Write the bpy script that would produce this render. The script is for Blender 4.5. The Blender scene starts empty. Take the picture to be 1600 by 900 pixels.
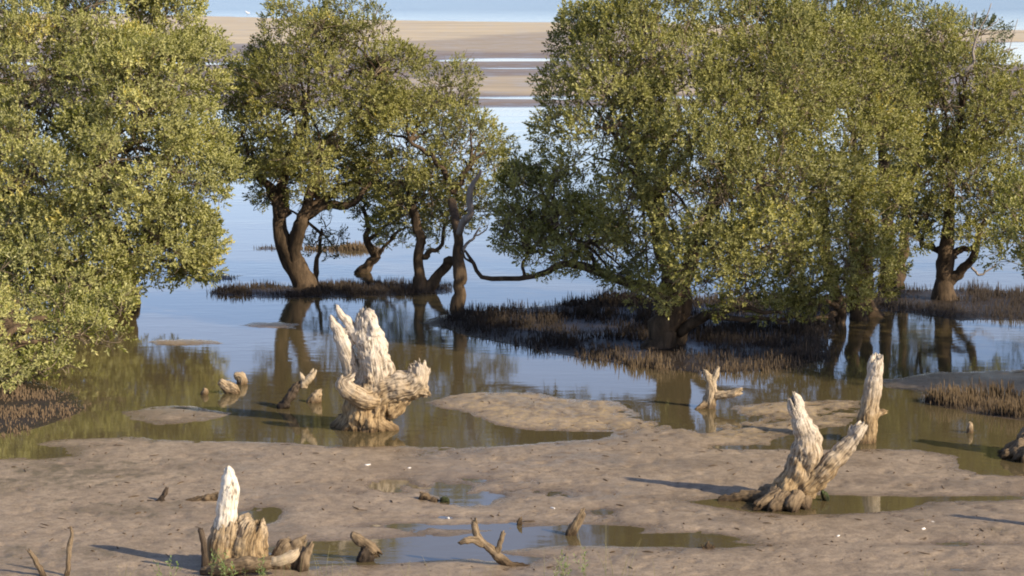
import bpy, math, random
import numpy as np
from mathutils import Vector
scene = bpy.context.scene
rng = np.random.default_rng(7)
random.seed(7)
R = math.radians

# ------------------------------------------------------------------ camera, sky, sun, exposure
CAM_H = 5.5
F_MM = 85.0
FPX = F_MM / 36.0 * 1600.0
PITCH = math.atan(490.0 / FPX)
cd = bpy.data.cameras.new('camera'); cam = bpy.data.objects.new('camera', cd)
scene.collection.objects.link(cam); scene.camera = cam
cd.lens = F_MM; cd.sensor_width = 36.0; cd.clip_start = 0.5; cd.clip_end = 20000
cam.location = (0, 0, CAM_H); cam.rotation_euler = (math.pi / 2 - PITCH, 0, 0)

SUN_VEC = Vector((1.5, -0.95, 1.0)).normalized()          # towards the sun: behind the camera, right
SUN_EL = math.asin(SUN_VEC.z); SUN_AZ = math.atan2(SUN_VEC.x, SUN_VEC.y)
w = bpy.data.worlds.new('World'); scene.world = w; w.use_nodes = True
nt = w.node_tree; bg = nt.nodes['Background']
sky = nt.nodes.new('ShaderNodeTexSky'); sky.sky_type = 'NISHITA'; sky.sun_disc = False
sky.sun_elevation = SUN_EL; sky.sun_rotation = SUN_AZ
sky.air_density = 0.65; sky.dust_density = 0.3; sky.ozone_density = 3.0
tm = nt.nodes.new('ShaderNodeMix'); tm.data_type = 'RGBA'; tm.blend_type = 'MULTIPLY'; tm.inputs[0].default_value = 1
tm.inputs[7].default_value = (1.34, 1.10, 1.02, 1); nt.links.new(sky.outputs[0], tm.inputs[6])
nt.links.new(tm.outputs[2], bg.inputs[0]); bg.inputs[1].default_value = 0.14
sl = bpy.data.lights.new('sun', 'SUN'); so = bpy.data.objects.new('sun', sl); scene.collection.objects.link(so)
sl.energy = 4.6; sl.angle = R(0.6); sl.color = (1.0, 0.86, 0.64)
so.rotation_euler = (-SUN_VEC).to_track_quat('-Z', 'Y').to_euler()
scene.view_settings.view_transform = 'Standard'; scene.view_settings.look = 'None'
scene.view_settings.exposure = 0.56; scene.view_settings.gamma = 1.0
scene.cycles.max_bounces = 6; scene.cycles.transparent_max_bounces = 4
try: scene.cycles.pixel_filter_type = 'BLACKMAN_HARRIS'; scene.cycles.filter_width = 1.9
except Exception: pass

# ------------------------------------------------------------------ geometry helpers
cp, sp_ = math.cos(PITCH), math.sin(PITCH)
def ray(px, py):
    a, b = px - 800.0, 450.0 - py
    return Vector((a, FPX * cp + b * sp_, -FPX * sp_ + b * cp))
def G(px, py, z=0.0):
    d = ray(px, py); t = (z - CAM_H) / d.z
    return Vector((d.x * t, d.y * t, z))
def P(px, py, D):
    d = ray(px, py); t = D / d.y
    return Vector((d.x * t, D, CAM_H + d.z * t))
def DY(py): return G(800, py).y
def mpp(D, py=450):                                   # metres in one photo pixel at distance D
    return D / ray(800, py).y

def link(o, parent=None):
    scene.collection.objects.link(o)
    if parent is not None: o.parent = parent
    return o
def tag(o, label=None, cat=None, group=None, kind=None):
    if label: o['label'] = label
    if cat: o['category'] = cat
    if group: o['group'] = group
    if kind: o['kind'] = kind
    return o
def empty(name, loc):
    o = bpy.data.objects.new(name, None); o.location = loc; o.empty_display_size = 0.2
    return link(o)
def mesh_np(name, V, F, mat, parent=None, smooth=True, attrs=None, origin=None):
    """V (n,3), F (m,k) all the same k"""
    V = np.asarray(V, dtype=np.float64); F = np.asarray(F, dtype=np.int32)
    if origin is None:
        origin = parent.location if parent is not None else Vector((0, 0, 0))
    V = V - np.array(origin)
    me = bpy.data.meshes.new(name)
    me.vertices.add(len(V)); me.vertices.foreach_set('co', V.astype(np.float32).ravel())
    m, k = F.shape
    me.loops.add(m * k); me.loops.foreach_set('vertex_index', F.ravel())
    me.polygons.add(m)
    me.polygons.foreach_set('loop_start', np.arange(0, m * k, k, dtype=np.int32))
    me.polygons.foreach_set('loop_total', np.full(m, k, dtype=np.int32))
    me.polygons.foreach_set('use_smooth', np.full(m, smooth, dtype=bool))
    me.update(calc_edges=True); me.validate()
    for an, av in (attrs or {}).items():
        av = np.asarray(av, dtype=np.float32)
        if av.ndim == 1:
            a = me.attributes.new(an, 'FLOAT', 'POINT'); a.data.foreach_set('value', av)
        else:
            a = me.attributes.new(an, 'FLOAT_VECTOR', 'POINT'); a.data.foreach_set('vector', av.ravel())
    me.materials.append(mat)
    o = bpy.data.objects.new(name, me)
    if parent is None: o.location = origin
    return link(o, parent)

# value noise in numpy
def _h(ix, iy, iz, s):
    n = (ix * 73856093) ^ (iy * 19349663) ^ (iz * 83492791) ^ (s * 2654435761 & 0x7fffffff)
    n = (n ^ (n >> 13)) * 1274126177 & 0x7fffffffffff
    n = n ^ (n >> 16)
    return (n & 0xffff) / 65535.0 * 2 - 1
def vnoise(x, y, z=None, seed=0):
    x = np.asarray(x, float); y = np.asarray(y, float)
    z = np.zeros_like(x) if z is None else np.asarray(z, float)
    xi, yi, zi = np.floor(x).astype(np.int64), np.floor(y).astype(np.int64), np.floor(z).astype(np.int64)
    fx, fy, fz = x - xi, y - yi, z - zi
    fx = fx * fx * (3 - 2 * fx); fy = fy * fy * (3 - 2 * fy); fz = fz * fz * (3 - 2 * fz)
    r = 0
    for a in (0, 1):
        wa = fx if a else 1 - fx
        for b in (0, 1):
            wb = fy if b else 1 - fy
            for c in (0, 1):
                wc = fz if c else 1 - fz
                r = r + wa * wb * wc * _h(xi + a, yi + b, zi + c, seed)
    return r
def fbm(x, y, z=None, oct=4, seed=0, gain=0.5):
    r = 0; a = 1.0; t = 0
    for i in range(oct):
        k = 2.03 ** i
        r = r + a * vnoise(np.asarray(x) * k, np.asarray(y) * k, None if z is None else np.asarray(z) * k, seed + i * 17)
        t += a; a *= gain
    return r / t

# ------------------------------------------------------------------ materials
def newmat(name):
    m = bpy.data.materials.new(name); m.use_nodes = True
    n = m.node_tree.nodes; l = m.node_tree.links
    return m, n, l, n['Principled BSDF'], n['Material Output']
def N(n, t, **kw):
    x = n.new(t)
    for k, v in kw.items(): setattr(x, k, v)
    return x
def ramp(n, stops):
    r = n.new('ShaderNodeValToRGB'); e = r.color_ramp.elements
    while len(e) > 1: e.remove(e[-1])
    e[0].position = stops[0][0]; e[0].color = (*stops[0][1], 1) if len(stops[0][1]) == 3 else stops[0][1]
    for p, c in stops[1:]:
        q = e.new(p); q.color = (*c, 1)
    return r
def mix(n, l, fac, a, b, blend='MIX'):
    m = n.new('ShaderNodeMix'); m.data_type = 'RGBA'; m.blend_type = blend
    for sock, v in ((m.inputs[0], fac), (m.inputs[6], a), (m.inputs[7], b)):
        if isinstance(v, (int, float)): sock.default_value = v
        elif isinstance(v, tuple): sock.default_value = (*v, 1)
        else: l.new(v, sock)
    return m.outputs[2]
def maprange(n, l, v, a, b, c=0.0, d=1.0):
    m = n.new('ShaderNodeMapRange'); l.new(v, m.inputs[0])
    m.inputs[1].default_value = a; m.inputs[2].default_value = b; m.inputs[3].default_value = c; m.inputs[4].default_value = d
    return m.outputs[0]
def noise(n, l, vec, scale, detail=4, rough=0.55, dist=0.0):
    t = n.new('ShaderNodeTexNoise'); t.inputs['Scale'].default_value = scale
    t.inputs['Detail'].default_value = detail; t.inputs['Roughness'].default_value = rough
    t.inputs['Distortion'].default_value = dist
    if vec is not None: l.new(vec, t.inputs['Vector'])
    return t.outputs['Fac']
def scaled(n, l, vec, s):
    m = n.new('ShaderNodeVectorMath'); m.operation = 'MULTIPLY'; l.new(vec, m.inputs[0]); m.inputs[1].default_value = s
    return m.outputs[0]
def bump(n, l, h, dist, strength=1.0):
    b = n.new('ShaderNodeBump'); b.inputs['Distance'].default_value = dist; b.inputs['Strength'].default_value = strength
    l.new(h, b.inputs['Height']); return b.outputs[0]

def mat_ground():
    m, n, l, b, o = newmat('mud_and_sand')
    geo = N(n, 'ShaderNodeNewGeometry'); pos = geo.outputs['Position']
    sep = N(n, 'ShaderNodeSeparateXYZ'); l.new(pos, sep.inputs[0])
    dist = maprange(n, l, sep.outputs[1], 40, 90)
    n1 = noise(n, l, pos, 1.3, 6, 0.6); n2 = noise(n, l, pos, 9.0, 5, 0.65); n3 = noise(n, l, pos, 0.35, 3)
    mud = ramp(n, [(0.25, (0.26, 0.20, 0.138)), (0.5, (0.35, 0.272, 0.193)), (0.75, (0.41, 0.325, 0.235))]); l.new(n1, mud.inputs[0])
    mud2 = ramp(n, [(0.3, (0.55, 0.53, 0.50)), (0.62, (1.1, 1.08, 1.05))]); l.new(n2, mud2.inputs[0])
    c = mix(n, l, 0.75, mud.outputs[0], mud2.outputs[0], 'MULTIPLY')
    n4 = noise(n, l, pos, 38.0, 4, 0.7)
    fl = ramp(n, [(0.34, (0.50, 0.47, 0.42)), (0.50, (1.0, 1.0, 1.0)), (0.75, (1.12, 1.1, 1.06))]); l.new(n4, fl.inputs[0])
    c = mix(n, l, 0.8, c, fl.outputs[0], 'MULTIPLY')
    vo = N(n, 'ShaderNodeTexVoronoi'); vo.inputs['Scale'].default_value = 4.5; l.new(pos, vo.inputs['Vector'])
    c = mix(n, l, maprange(n, l, vo.outputs['Distance'], 0.06, 0.11, 0.8, 0.0), c, (0.05, 0.037, 0.026))
    tf = N(n, 'ShaderNodeAttribute', attribute_name='turf')
    tm_ = N(n, 'ShaderNodeMath', operation='MULTIPLY'); l.new(tf.outputs['Fac'], tm_.inputs[0]); l.new(maprange(n, l, noise(n, l, pos, 13.0, 4, 0.7), 0.45, 0.6), tm_.inputs[1])
    c = mix(n, l, tm_.outputs[0], c, (0.46, 0.34, 0.18))
    # algal film and dark sediment patches
    dk = N(n, 'ShaderNodeAttribute', attribute_name='dark')
    nd = noise(n, l, scaled(n, l, pos, (1.0, 0.8, 1.0)), 5.0, 6, 0.7)
    dm = N(n, 'ShaderNodeMath', operation='MULTIPLY_ADD'); l.new(dk.outputs['Fac'], dm.inputs[0]); dm.inputs[1].default_value = 0.30; l.new(nd, dm.inputs[2])
    c = mix(n, l, maprange(n, l, dm.outputs[0], 0.70, 0.86, 0, 0.8), c, (0.13, 0.105, 0.06))
    mr = N(n, 'ShaderNodeAttribute', attribute_name='marsh_shade')
    c = mix(n, l, mr.outputs['Fac'], c, (0.020, 0.014, 0.010))  # dark organic mud, with the understorey shade painted into it
    sd = N(n, 'ShaderNodeAttribute', attribute_name='sand')
    sr = ramp(n, [(0.3, (0.46, 0.35, 0.19)), (0.62, (0.70, 0.55, 0.31))])
    l.new(noise(n, l, scaled(n, l, pos, (0.12, 0.5, 1)), 0.6, 5, 0.6), sr.inputs[0])
    fm = ramp(n, [(0.3, (0.15, 0.105, 0.068)), (0.65, (0.31, 0.225, 0.145))])
    l.new(noise(n, l, scaled(n, l, pos, (0.1, 0.5, 1)), 0.5, 5, 0.6), fm.inputs[0])
    c = mix(n, l, dist, c, fm.outputs[0])
    c = mix(n, l, sd.outputs['Fac'], c, sr.outputs[0])
    # wet margin just above the water level
    wn = N(n, 'ShaderNodeMath', operation='MULTIPLY_ADD'); l.new(n2, wn.inputs[0]); wn.inputs[1].default_value = -0.012; l.new(sep.outputs[2], wn.inputs[2])
    wet = maprange(n, l, wn.outputs[0], -0.004, 0.012, 1, 0)
    c = mix(n, l, wet, c, mix(n, l, 1.0, c, (0.62, 0.6, 0.58), 'MULTIPLY'))
    damp = maprange(n, l, noise(n, l, scaled(n, l, pos, (0.55, 0.8, 0)), 1.0, 6, 0.62), 0.50, 0.60, 0, 1)
    c = mix(n, l, damp, c, mix(n, l, 1.0, c, (0.84, 0.83, 0.83), 'MULTIPLY'))
    wm = N(n, 'ShaderNodeMath', operation='MAXIMUM'); l.new(wet, wm.inputs[0])
    dmp = N(n, 'ShaderNodeMath', operation='MULTIPLY'); l.new(damp, dmp.inputs[0]); dmp.inputs[1].default_value = 0.55; l.new(dmp.outputs[0], wm.inputs[1])
    wet = wm.outputs[0]
    l.new(c, b.inputs['Base Color'])
    l.new(maprange(n, l, wet, 0, 1, 0.50, 0.15), b.inputs['Roughness'])
    b.inputs['Specular IOR Level'].default_value = 0.35
    l.new(bump(n, l, noise(n, l, pos, 26.0, 6, 0.75), 0.016, 0.8), b.inputs['Normal'])
    return m
def mat_water():
    m, n, l, b, o = newmat('turbid_water')
    geo = N(n, 'ShaderNodeNewGeometry'); pos = geo.outputs['Position']
    sep = N(n, 'ShaderNodeSeparateXYZ'); l.new(pos, sep.inputs[0])
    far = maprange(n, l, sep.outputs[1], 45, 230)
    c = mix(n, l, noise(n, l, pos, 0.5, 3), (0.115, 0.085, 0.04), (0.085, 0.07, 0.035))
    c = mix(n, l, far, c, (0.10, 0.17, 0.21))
    l.new(c, b.inputs['Base Color']); b.inputs['IOR'].default_value = 1.42
    l.new(maprange(n, l, sep.outputs[1], 160, 380, 0.045, 0.20), b.inputs['Roughness'])
    patch = maprange(n, l, noise(n, l, scaled(n, l, pos, (0.08, 0.35, 1)), 1.0, 4, 0.6), 0.42, 0.62, 0.25, 1.0)
    n1 = noise(n, l, scaled(n, l, pos, (1.0, 2.2, 1)), 2.2, 4, 0.55)
    mm = N(n, 'ShaderNodeMath', operation='MULTIPLY'); l.new(n1, mm.inputs[0]); l.new(patch, mm.inputs[1])
    bn = n.new('ShaderNodeBump'); bn.inputs['Strength'].default_value = 1.0
    l.new(mm.outputs[0], bn.inputs['Height'])
    l.new(maprange(n, l, sep.outputs[1], 30, 300, 0.0030, 0.035), bn.inputs['Distance'])
    l.new(bn.outputs[0], b.inputs['Normal'])
    return m
def mat_leaf(name, dark, mid, light, under):
    m, n, l, b, o = newmat(name)
    t = N(n, 'ShaderNodeAttribute', attribute_name='tint')
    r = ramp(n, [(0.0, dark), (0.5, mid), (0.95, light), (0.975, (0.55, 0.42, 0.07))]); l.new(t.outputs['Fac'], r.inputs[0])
    geo = N(n, 'ShaderNodeNewGeometry')
    c = mix(n, l, geo.outputs['Backfacing'], r.outputs[0], mix(n, l, 0.5, r.outputs[0], under))
    l.new(c, b.inputs['Base Color']); b.inputs['Roughness'].default_value = 0.42
    b.inputs['Specular IOR Level'].default_value = 0.3
    tr = N(n, 'ShaderNodeBsdfTranslucent'); l.new(mix(n, l, 1.0, c, (1.5, 1.6, 0.6), 'MULTIPLY'), tr.inputs[0])
    ms = N(n, 'ShaderNodeMixShader'); ms.inputs[0].default_value = 0.22
    l.new(b.outputs[0], ms.inputs[1]); l.new(tr.outputs[0], ms.inputs[2]); l.new(ms.outputs[0], o.inputs[0])
    return m
def mat_bark(name, a, bcol, scale=9.0):
    m, n, l, b, o = newmat(name)
    geo = N(n, 'ShaderNodeNewGeometry'); pos = geo.outputs['Position']
    f = noise(n, l, scaled(n, l, pos, (1, 1, 0.3)), scale, 6, 0.65)
    r = ramp(n, [(0.32, a), (0.68, bcol)]); l.new(f, r.inputs[0])
    l.new(r.outputs[0], b.inputs['Base Color']); b.inputs['Roughness'].default_value = 0.85
    b.inputs['Specular IOR Level'].default_value = 0.2
    l.new(bump(n, l, noise(n, l, scaled(n, l, pos, (1, 1, 0.22)), scale * 4, 4, 0.7), 0.02, 0.8), b.inputs['Normal'])
    return m
def mat_wood(name, top_a, top_b, low_a, low_b, z0, z1):
    """weathered dead wood; bleached above, mud-stained below z0..z1"""
    m, n, l, b, o = newmat(name)
    g = N(n, 'ShaderNodeAttribute', attribute_name='grain'); gv = g.outputs['Vector']
    geo = N(n, 'ShaderNodeNewGeometry'); sep = N(n, 'ShaderNodeSeparateXYZ'); l.new(geo.outputs['Position'], sep.inputs[0])
    f = noise(n, l, scaled(n, l, gv, (1, 1, 0.12)), 42.0, 6, 0.7); f2 = noise(n, l, gv, 7.0, 4, 0.6)
    t = ramp(n, [(0.36, top_a), (0.52, top_b)]); l.new(f, t.inputs[0])
    lo = ramp(n, [(0.38, low_a), (0.56, low_b)]); l.new(f, lo.inputs[0])
    h = N(n, 'ShaderNodeMath', operation='MULTIPLY_ADD'); l.new(f2, h.inputs[0]); h.inputs[1].default_value = (z1 - z0) * 1.2; l.new(sep.outputs[2], h.inputs[2])
    k = (z1 - z0) * 0.6
    c = mix(n, l, maprange(n, l, h.outputs[0], z0 + k, z1 + k), lo.outputs[0], t.outputs[0])
    dc = N(n, 'ShaderNodeAttribute', attribute_name='crack')
    c = mix(n, l, maprange(n, l, dc.outputs['Fac'], 0.35, 0.9, 0, 0.75), c, (0.07, 0.045, 0.025))
    tide = maprange(n, l, sep.outputs[2], 0.015, 0.10, 0.9, 0.0)
    c = mix(n, l, tide, c, mix(n, l, 1.0, c, (0.34, 0.30, 0.26), 'MULTIPLY'))
    c = mix(n, l, maprange(n, l, noise(n, l, gv, 16.0, 4, 0.7), 0.56, 0.72, 0, 0.55), c, (0.10, 0.085, 0.07))
    l.new(c, b.inputs['Base Color']); b.inputs['Roughness'].default_value = 0.8
    b.inputs['Specular IOR Level'].default_value = 0.25
    l.new(bump(n, l, f, 0.02, 0.9), b.inputs['Normal'])
    return m
def mat_roots(name, a, b_, tip):
    m, n, l, b, o = newmat(name)
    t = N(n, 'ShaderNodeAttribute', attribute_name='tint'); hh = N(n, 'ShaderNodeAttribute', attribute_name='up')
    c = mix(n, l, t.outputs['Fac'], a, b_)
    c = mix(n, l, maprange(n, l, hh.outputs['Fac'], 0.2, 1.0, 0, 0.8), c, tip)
    l.new(c, b.inputs['Base Color']); b.inputs['Roughness'].default_value = 0.7
    return m
M_GROUND = mat_ground(); M_WATER = mat_water()
M_LEAF = mat_leaf('mangrove_leaf', (0.055, 0.06, 0.012), (0.205, 0.20, 0.042), (0.48, 0.45, 0.145), (0.40, 0.38, 0.165))
M_LEAF_PALE = mat_leaf('mangrove_leaf_pale', (0.07, 0.085, 0.016), (0.255, 0.258, 0.058), (0.60, 0.57, 0.21), (0.52, 0.49, 0.24))
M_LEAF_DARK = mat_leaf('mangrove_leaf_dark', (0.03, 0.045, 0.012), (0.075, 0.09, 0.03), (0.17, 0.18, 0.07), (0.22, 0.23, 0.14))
M_BARK = mat_bark('mangrove_bark', (0.028, 0.020, 0.013), (0.14, 0.095, 0.058))
M_TWIG = mat_bark('twig_bark', (0.11, 0.085, 0.055), (0.30, 0.235, 0.165), 5)
M_GREYB = mat_bark('dead_branch_bark', (0.2, 0.17, 0.145), (0.38, 0.33, 0.29), 12)
M_WOOD = mat_wood('bleached_wood', (0.33, 0.265, 0.19), (0.66, 0.58, 0.475), (0.15, 0.095, 0.045), (0.40, 0.285, 0.155), 0.30, 1.05)
M_WOODW = mat_wood('white_bleached_wood', (0.50, 0.42, 0.31), (0.82, 0.75, 0.63), (0.26, 0.19, 0.115), (0.50, 0.40, 0.27), 0.28, 0.55)
M_WOODB = mat_wood('muddy_wood', (0.11, 0.078, 0.045), (0.27, 0.20, 0.125), (0.075, 0.05, 0.028), (0.20, 0.14, 0.08), 0.0, 0.3)
M_WOODD = mat_wood('wet_dark_wood', (0.05, 0.035, 0.022), (0.11, 0.08, 0.055), (0.03, 0.022, 0.015), (0.07, 0.05, 0.035), 0.0, 0.3)
M_ROOT_SHADED = mat_roots('aerial_root_bark_shaded', (0.010, 0.007, 0.005), (0.028, 0.018, 0.011), (0.055, 0.035, 0.020))  # shade under the trees darkened into the bark colour, lit tips painted lighter
M_ROOT_LIT = mat_roots('aerial_root_bark_sunlit', (0.028, 0.018, 0.011), (0.075, 0.048, 0.025), (0.165, 0.11, 0.05))  # same bark painted lighter for roots standing in the sun
M_ROOT_RED = mat_roots('weedy_root_red', (0.05, 0.032, 0.018), (0.12, 0.075, 0.04), (0.19, 0.125, 0.06))
M_GRASS = mat_roots('grass_blade', (0.10, 0.13, 0.04), (0.20, 0.19, 0.08), (0.38, 0.33, 0.17))

# ------------------------------------------------------------------ ground
def sdf(poly, X, Y):
    """signed distance, positive inside"""
    p = np.array(poly); q = np.roll(p, -1, 0)
    best = np.full(X.shape, 1e18); ins = np.zeros(X.shape, bool)
    for (ax, ay), (bx, by) in zip(p, q):
        dx, dy = bx - ax, by - ay
        t = np.clip(((X - ax) * dx + (Y - ay) * dy) / (dx * dx + dy * dy + 1e-12), 0, 1)
        d = (X - ax - t * dx) ** 2 + (Y - ay - t * dy) ** 2
        best = np.minimum(best, d)
        c = ((ay > Y) != (by > Y)); xx = (bx - ax) * (Y - ay) / (by - ay + 1e-15) + ax
        ins ^= (c & (X < xx))
    return np.sqrt(best) * np.where(ins, 1, -1)
def gp(pts): return [(G(x, y).x, G(x, y).y) for x, y in pts]
LAND = {
 'join': [(975,655),(1060,652),(1150,646),(1210,655),(1210,696),(1100,698),(1000,692),(955,684)],
 'front': [(-2500,1250),(-2500,735),(-50,722),(0,714),(60,717),(108,712),(104,701),(60,694),(100,685),(200,683),(320,690),(450,691),(520,697),(640,698),(720,699),(800,695),(930,687),(1000,674),(1060,661),(1150,650),(1190,692),(1240,702),(1440,702),(1500,714),(1497,732),(1530,741),(1600,744),(4000,780),(4000,1250)],
 'mid': [(665,628),(700,618),(745,612),(830,613),(880,623),(960,627),(990,640),(1010,650),(1060,654),(1120,648),(1150,634),(1220,627),(1345,626),(1350,648),(1330,664),(1240,678),(1190,694),(1110,690),(1060,670),(980,674),(840,673),(770,664),(728,646)],
 'bar1': [(192,643),(230,635),(290,634),(340,640),(372,645),(330,657),(250,665),(210,657)],
 'bar2': [(222,535),(250,530),(330,531),(356,537),(300,541),(240,540)],
 'bar3': [(376,509),(400,505),(440,502),(472,507),(460,514),(400,513)],
 'islandA': [(322,458),(345,449),(450,445),(600,442),(700,443),(706,452),(690,459),(600,463),(450,466),(360,463)],
 'islandB': [(655,506),(700,489),(800,482),(900,473),(1000,468),(1150,466),(1300,464),(1400,455),(1390,482),(1290,488),(1300,520),(1290,560),(1240,576),(1100,584),(950,567),(870,553),(780,536),(700,516)],
 'islandC': [(1365,474),(1400,452),(1480,450),(1600,455),(2300,455),(2300,500),(1600,500),(1500,501),(1420,490),(1370,486)],
 'shoreR': [(1372,594),(1450,582),(1600,578),(2300,570),(2600,640),(1700,668),(1600,658),(1520,646),(1446,630),(1445,612),(1385,606)],
 'shoreL': [(-1800,540),(-60,585),(60,598),(118,615),(135,640),(75,664),(0,680),(-60,684),(-1800,724)],
 'tuftL': [(300,436),(330,430),(372,431),(368,438),(320,440)],
 'tuftF': [(470,389),(500,386),(580,386),(600,389),(560,392.5),(500,392.5)],
 'tuftG': [(395,388),(420,386),(450,388),(420,391)],
}
FAR = {
 'bank': [(-9000,20),(200,21),(500,30),(900,35),(1250,40),(1600,47),(9000,60),(9000,78),(1600,66),(1540,68),(1500,100),(1600,100),(9000,110),(9000,165),(1600,168),(850,169),(700,170),(300,171),(-9000,175)],
}
WATERCUT = {   # pools and channels cut out of the land
 'puddle': [(1078,784),(1130,778),(1200,776),(1300,774),(1440,777),(1560,776),(1900,774),(1900,778),(1600,780),(1450,784),(1410,797),(1330,803),(1240,804),(1180,800),(1110,790)],
 'pool': [(380,862),(470,848),(600,842),(700,838),(790,827),(880,820),(960,822),(1010,826),(1000,832),(960,838),(1120,846),(1180,852),(1120,856),(900,852),(830,856),(770,862),(800,868),(850,872),(820,884),(740,872),(700,874),(600,882),(500,884),(400,880)],
 'farch1': [(680,96),(720,92),(790,91),(900,92),(1000,93),(900,95),(780,96)],
 'farch1b': [(740,107.3),(800,106.8),(860,107),(800,107.6)],
 'farch2': [(740,153),(860,151.5),(1100,151),(1100,155),(860,156),(780,155)],
 'farch3': [(-200,98),(300,98),(420,99),(420,101),(300,100.5),(-200,101)],
}
WETZONE = [(1110,668,75,12,1.0),(620,760,70,14,.95),(800,752,60,8,.95),(660,822,120,6,1.0),(860,772,60,12,.8),(700,808,80,6,.8),(930,800,50,8,.7),(480,880,60,10,.6),(1160,700,60,5,.8),(1320,640,40,6,.6),(720,770,110,28,1.15),(620,752,40,12,1.1),(395,805,45,26,1.15),(560,770,45,22,.5),(1120,655,110,10,1.0),(400,790,40,15,.8),(1060,840,120,8,.7),(1500,850,200,7,.6),(1480,890,120,10,.6),(760,740,60,8,.5),(690,708,60,6,.7)]
DARKZONE = [(120,745,220,32,1.0),(80,870,260,25,.8),(520,755,250,22,.45),(330,830,220,30,.55),(960,735,220,25,.35),(1180,850,60,10,.7),(200,800,220,30,.7),(870,790,160,25,.3),(1000,760,120,20,.3),(1120,650,120,16,.6),(1560,832,30,8,.8),(1280,845,120,6,.5)]

def land_sdf(X, Y):
    s = np.full(X.shape, -1e9)
    for k, p in LAND.items(): s = np.maximum(s, sdf(gp(p), X, Y))
    wob = 0.10 * fbm(X * 2.2, Y * 1.6, oct=4, seed=3) + 0.09 * fbm(X * 8, Y * 6, oct=4, seed=5, gain=.65)
    s = s + wob * np.clip(Y / 30, .6, 1.6)
    for k in ('puddle', 'pool'): s = np.minimum(s, -sdf(gp(WATERCUT[k]), X, Y) + wob * 0.5)
    return s
def height(X, Y):
    X = np.asarray(X, float); Y = np.asarray(Y, float)
    s = land_sdf(X, Y)
    sf = sdf(gp(FAR['bank']), X, Y) + 2.5 * fbm(X * 0.05, Y * 0.08, oct=4, seed=21)
    for k in ('farch1', 'farch1b', 'farch2', 'farch3'):
        sf = np.minimum(sf, -sdf(gp(WATERCUT[k]), X, Y) + 1.0 * fbm(X * 0.10, Y * 0.3, oct=4, seed=9))
    h = np.where(s > 0, 0.034 * (1 - np.exp(-s / 0.35)), np.maximum(s * 0.22, -0.25))
    near = np.clip((75 - Y) / 25, 0, 1)
    landm = np.clip(s / 0.15, 0, 1)
    midz = np.clip(sdf(gp(LAND['mid']), X, Y) / .4 + .5, 0, 1)
    lump = (0.007 + .016 * midz) * fbm(X * 8.0, Y * 5.0, oct=4, seed=31, gain=.6) + 0.005 * fbm(X * 0.7, Y * 0.6, oct=3, seed=33)
    pits = fbm(X * 7.5, Y * 5.0, oct=3, seed=41)
    lump = lump - 0.012 * np.clip(pits - 0.18, 0, 1) / 0.4
    h = h + near * landm * lump
    # wet, nearly submerged patches
    z = np.zeros_like(X)
    for (cx, cy, rx, ry, a) in WETZONE:
        c = G(cx, cy); ex = rx * mpp(c.y, cy); ey = abs(G(cx, cy - ry).y - G(cx, cy + ry).y) / 2
        z = np.maximum(z, a * np.exp(-((X - c.x) / ex) ** 2 - ((Y - c.y) / ey) ** 2))
    h = h - near * landm * z * (0.042 + 0.040 * fbm(X * 3.0, Y * 2.0, oct=3, seed=55))
    hf = np.where(sf > 0, 0.10 * (1 - np.exp(-sf / 6)) + 0.03 * fbm(X * 0.05, Y * 0.12, oct=4, seed=8) * np.clip(sf / 3, 0, 1), np.maximum(sf * 0.1, -0.6))
    h = np.where(Y > 75, hf, h)
    # raised root mounds of the islands
    return h
def gz(x, y): return float(height(np.array([x]), np.array([y]))[0])

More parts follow.
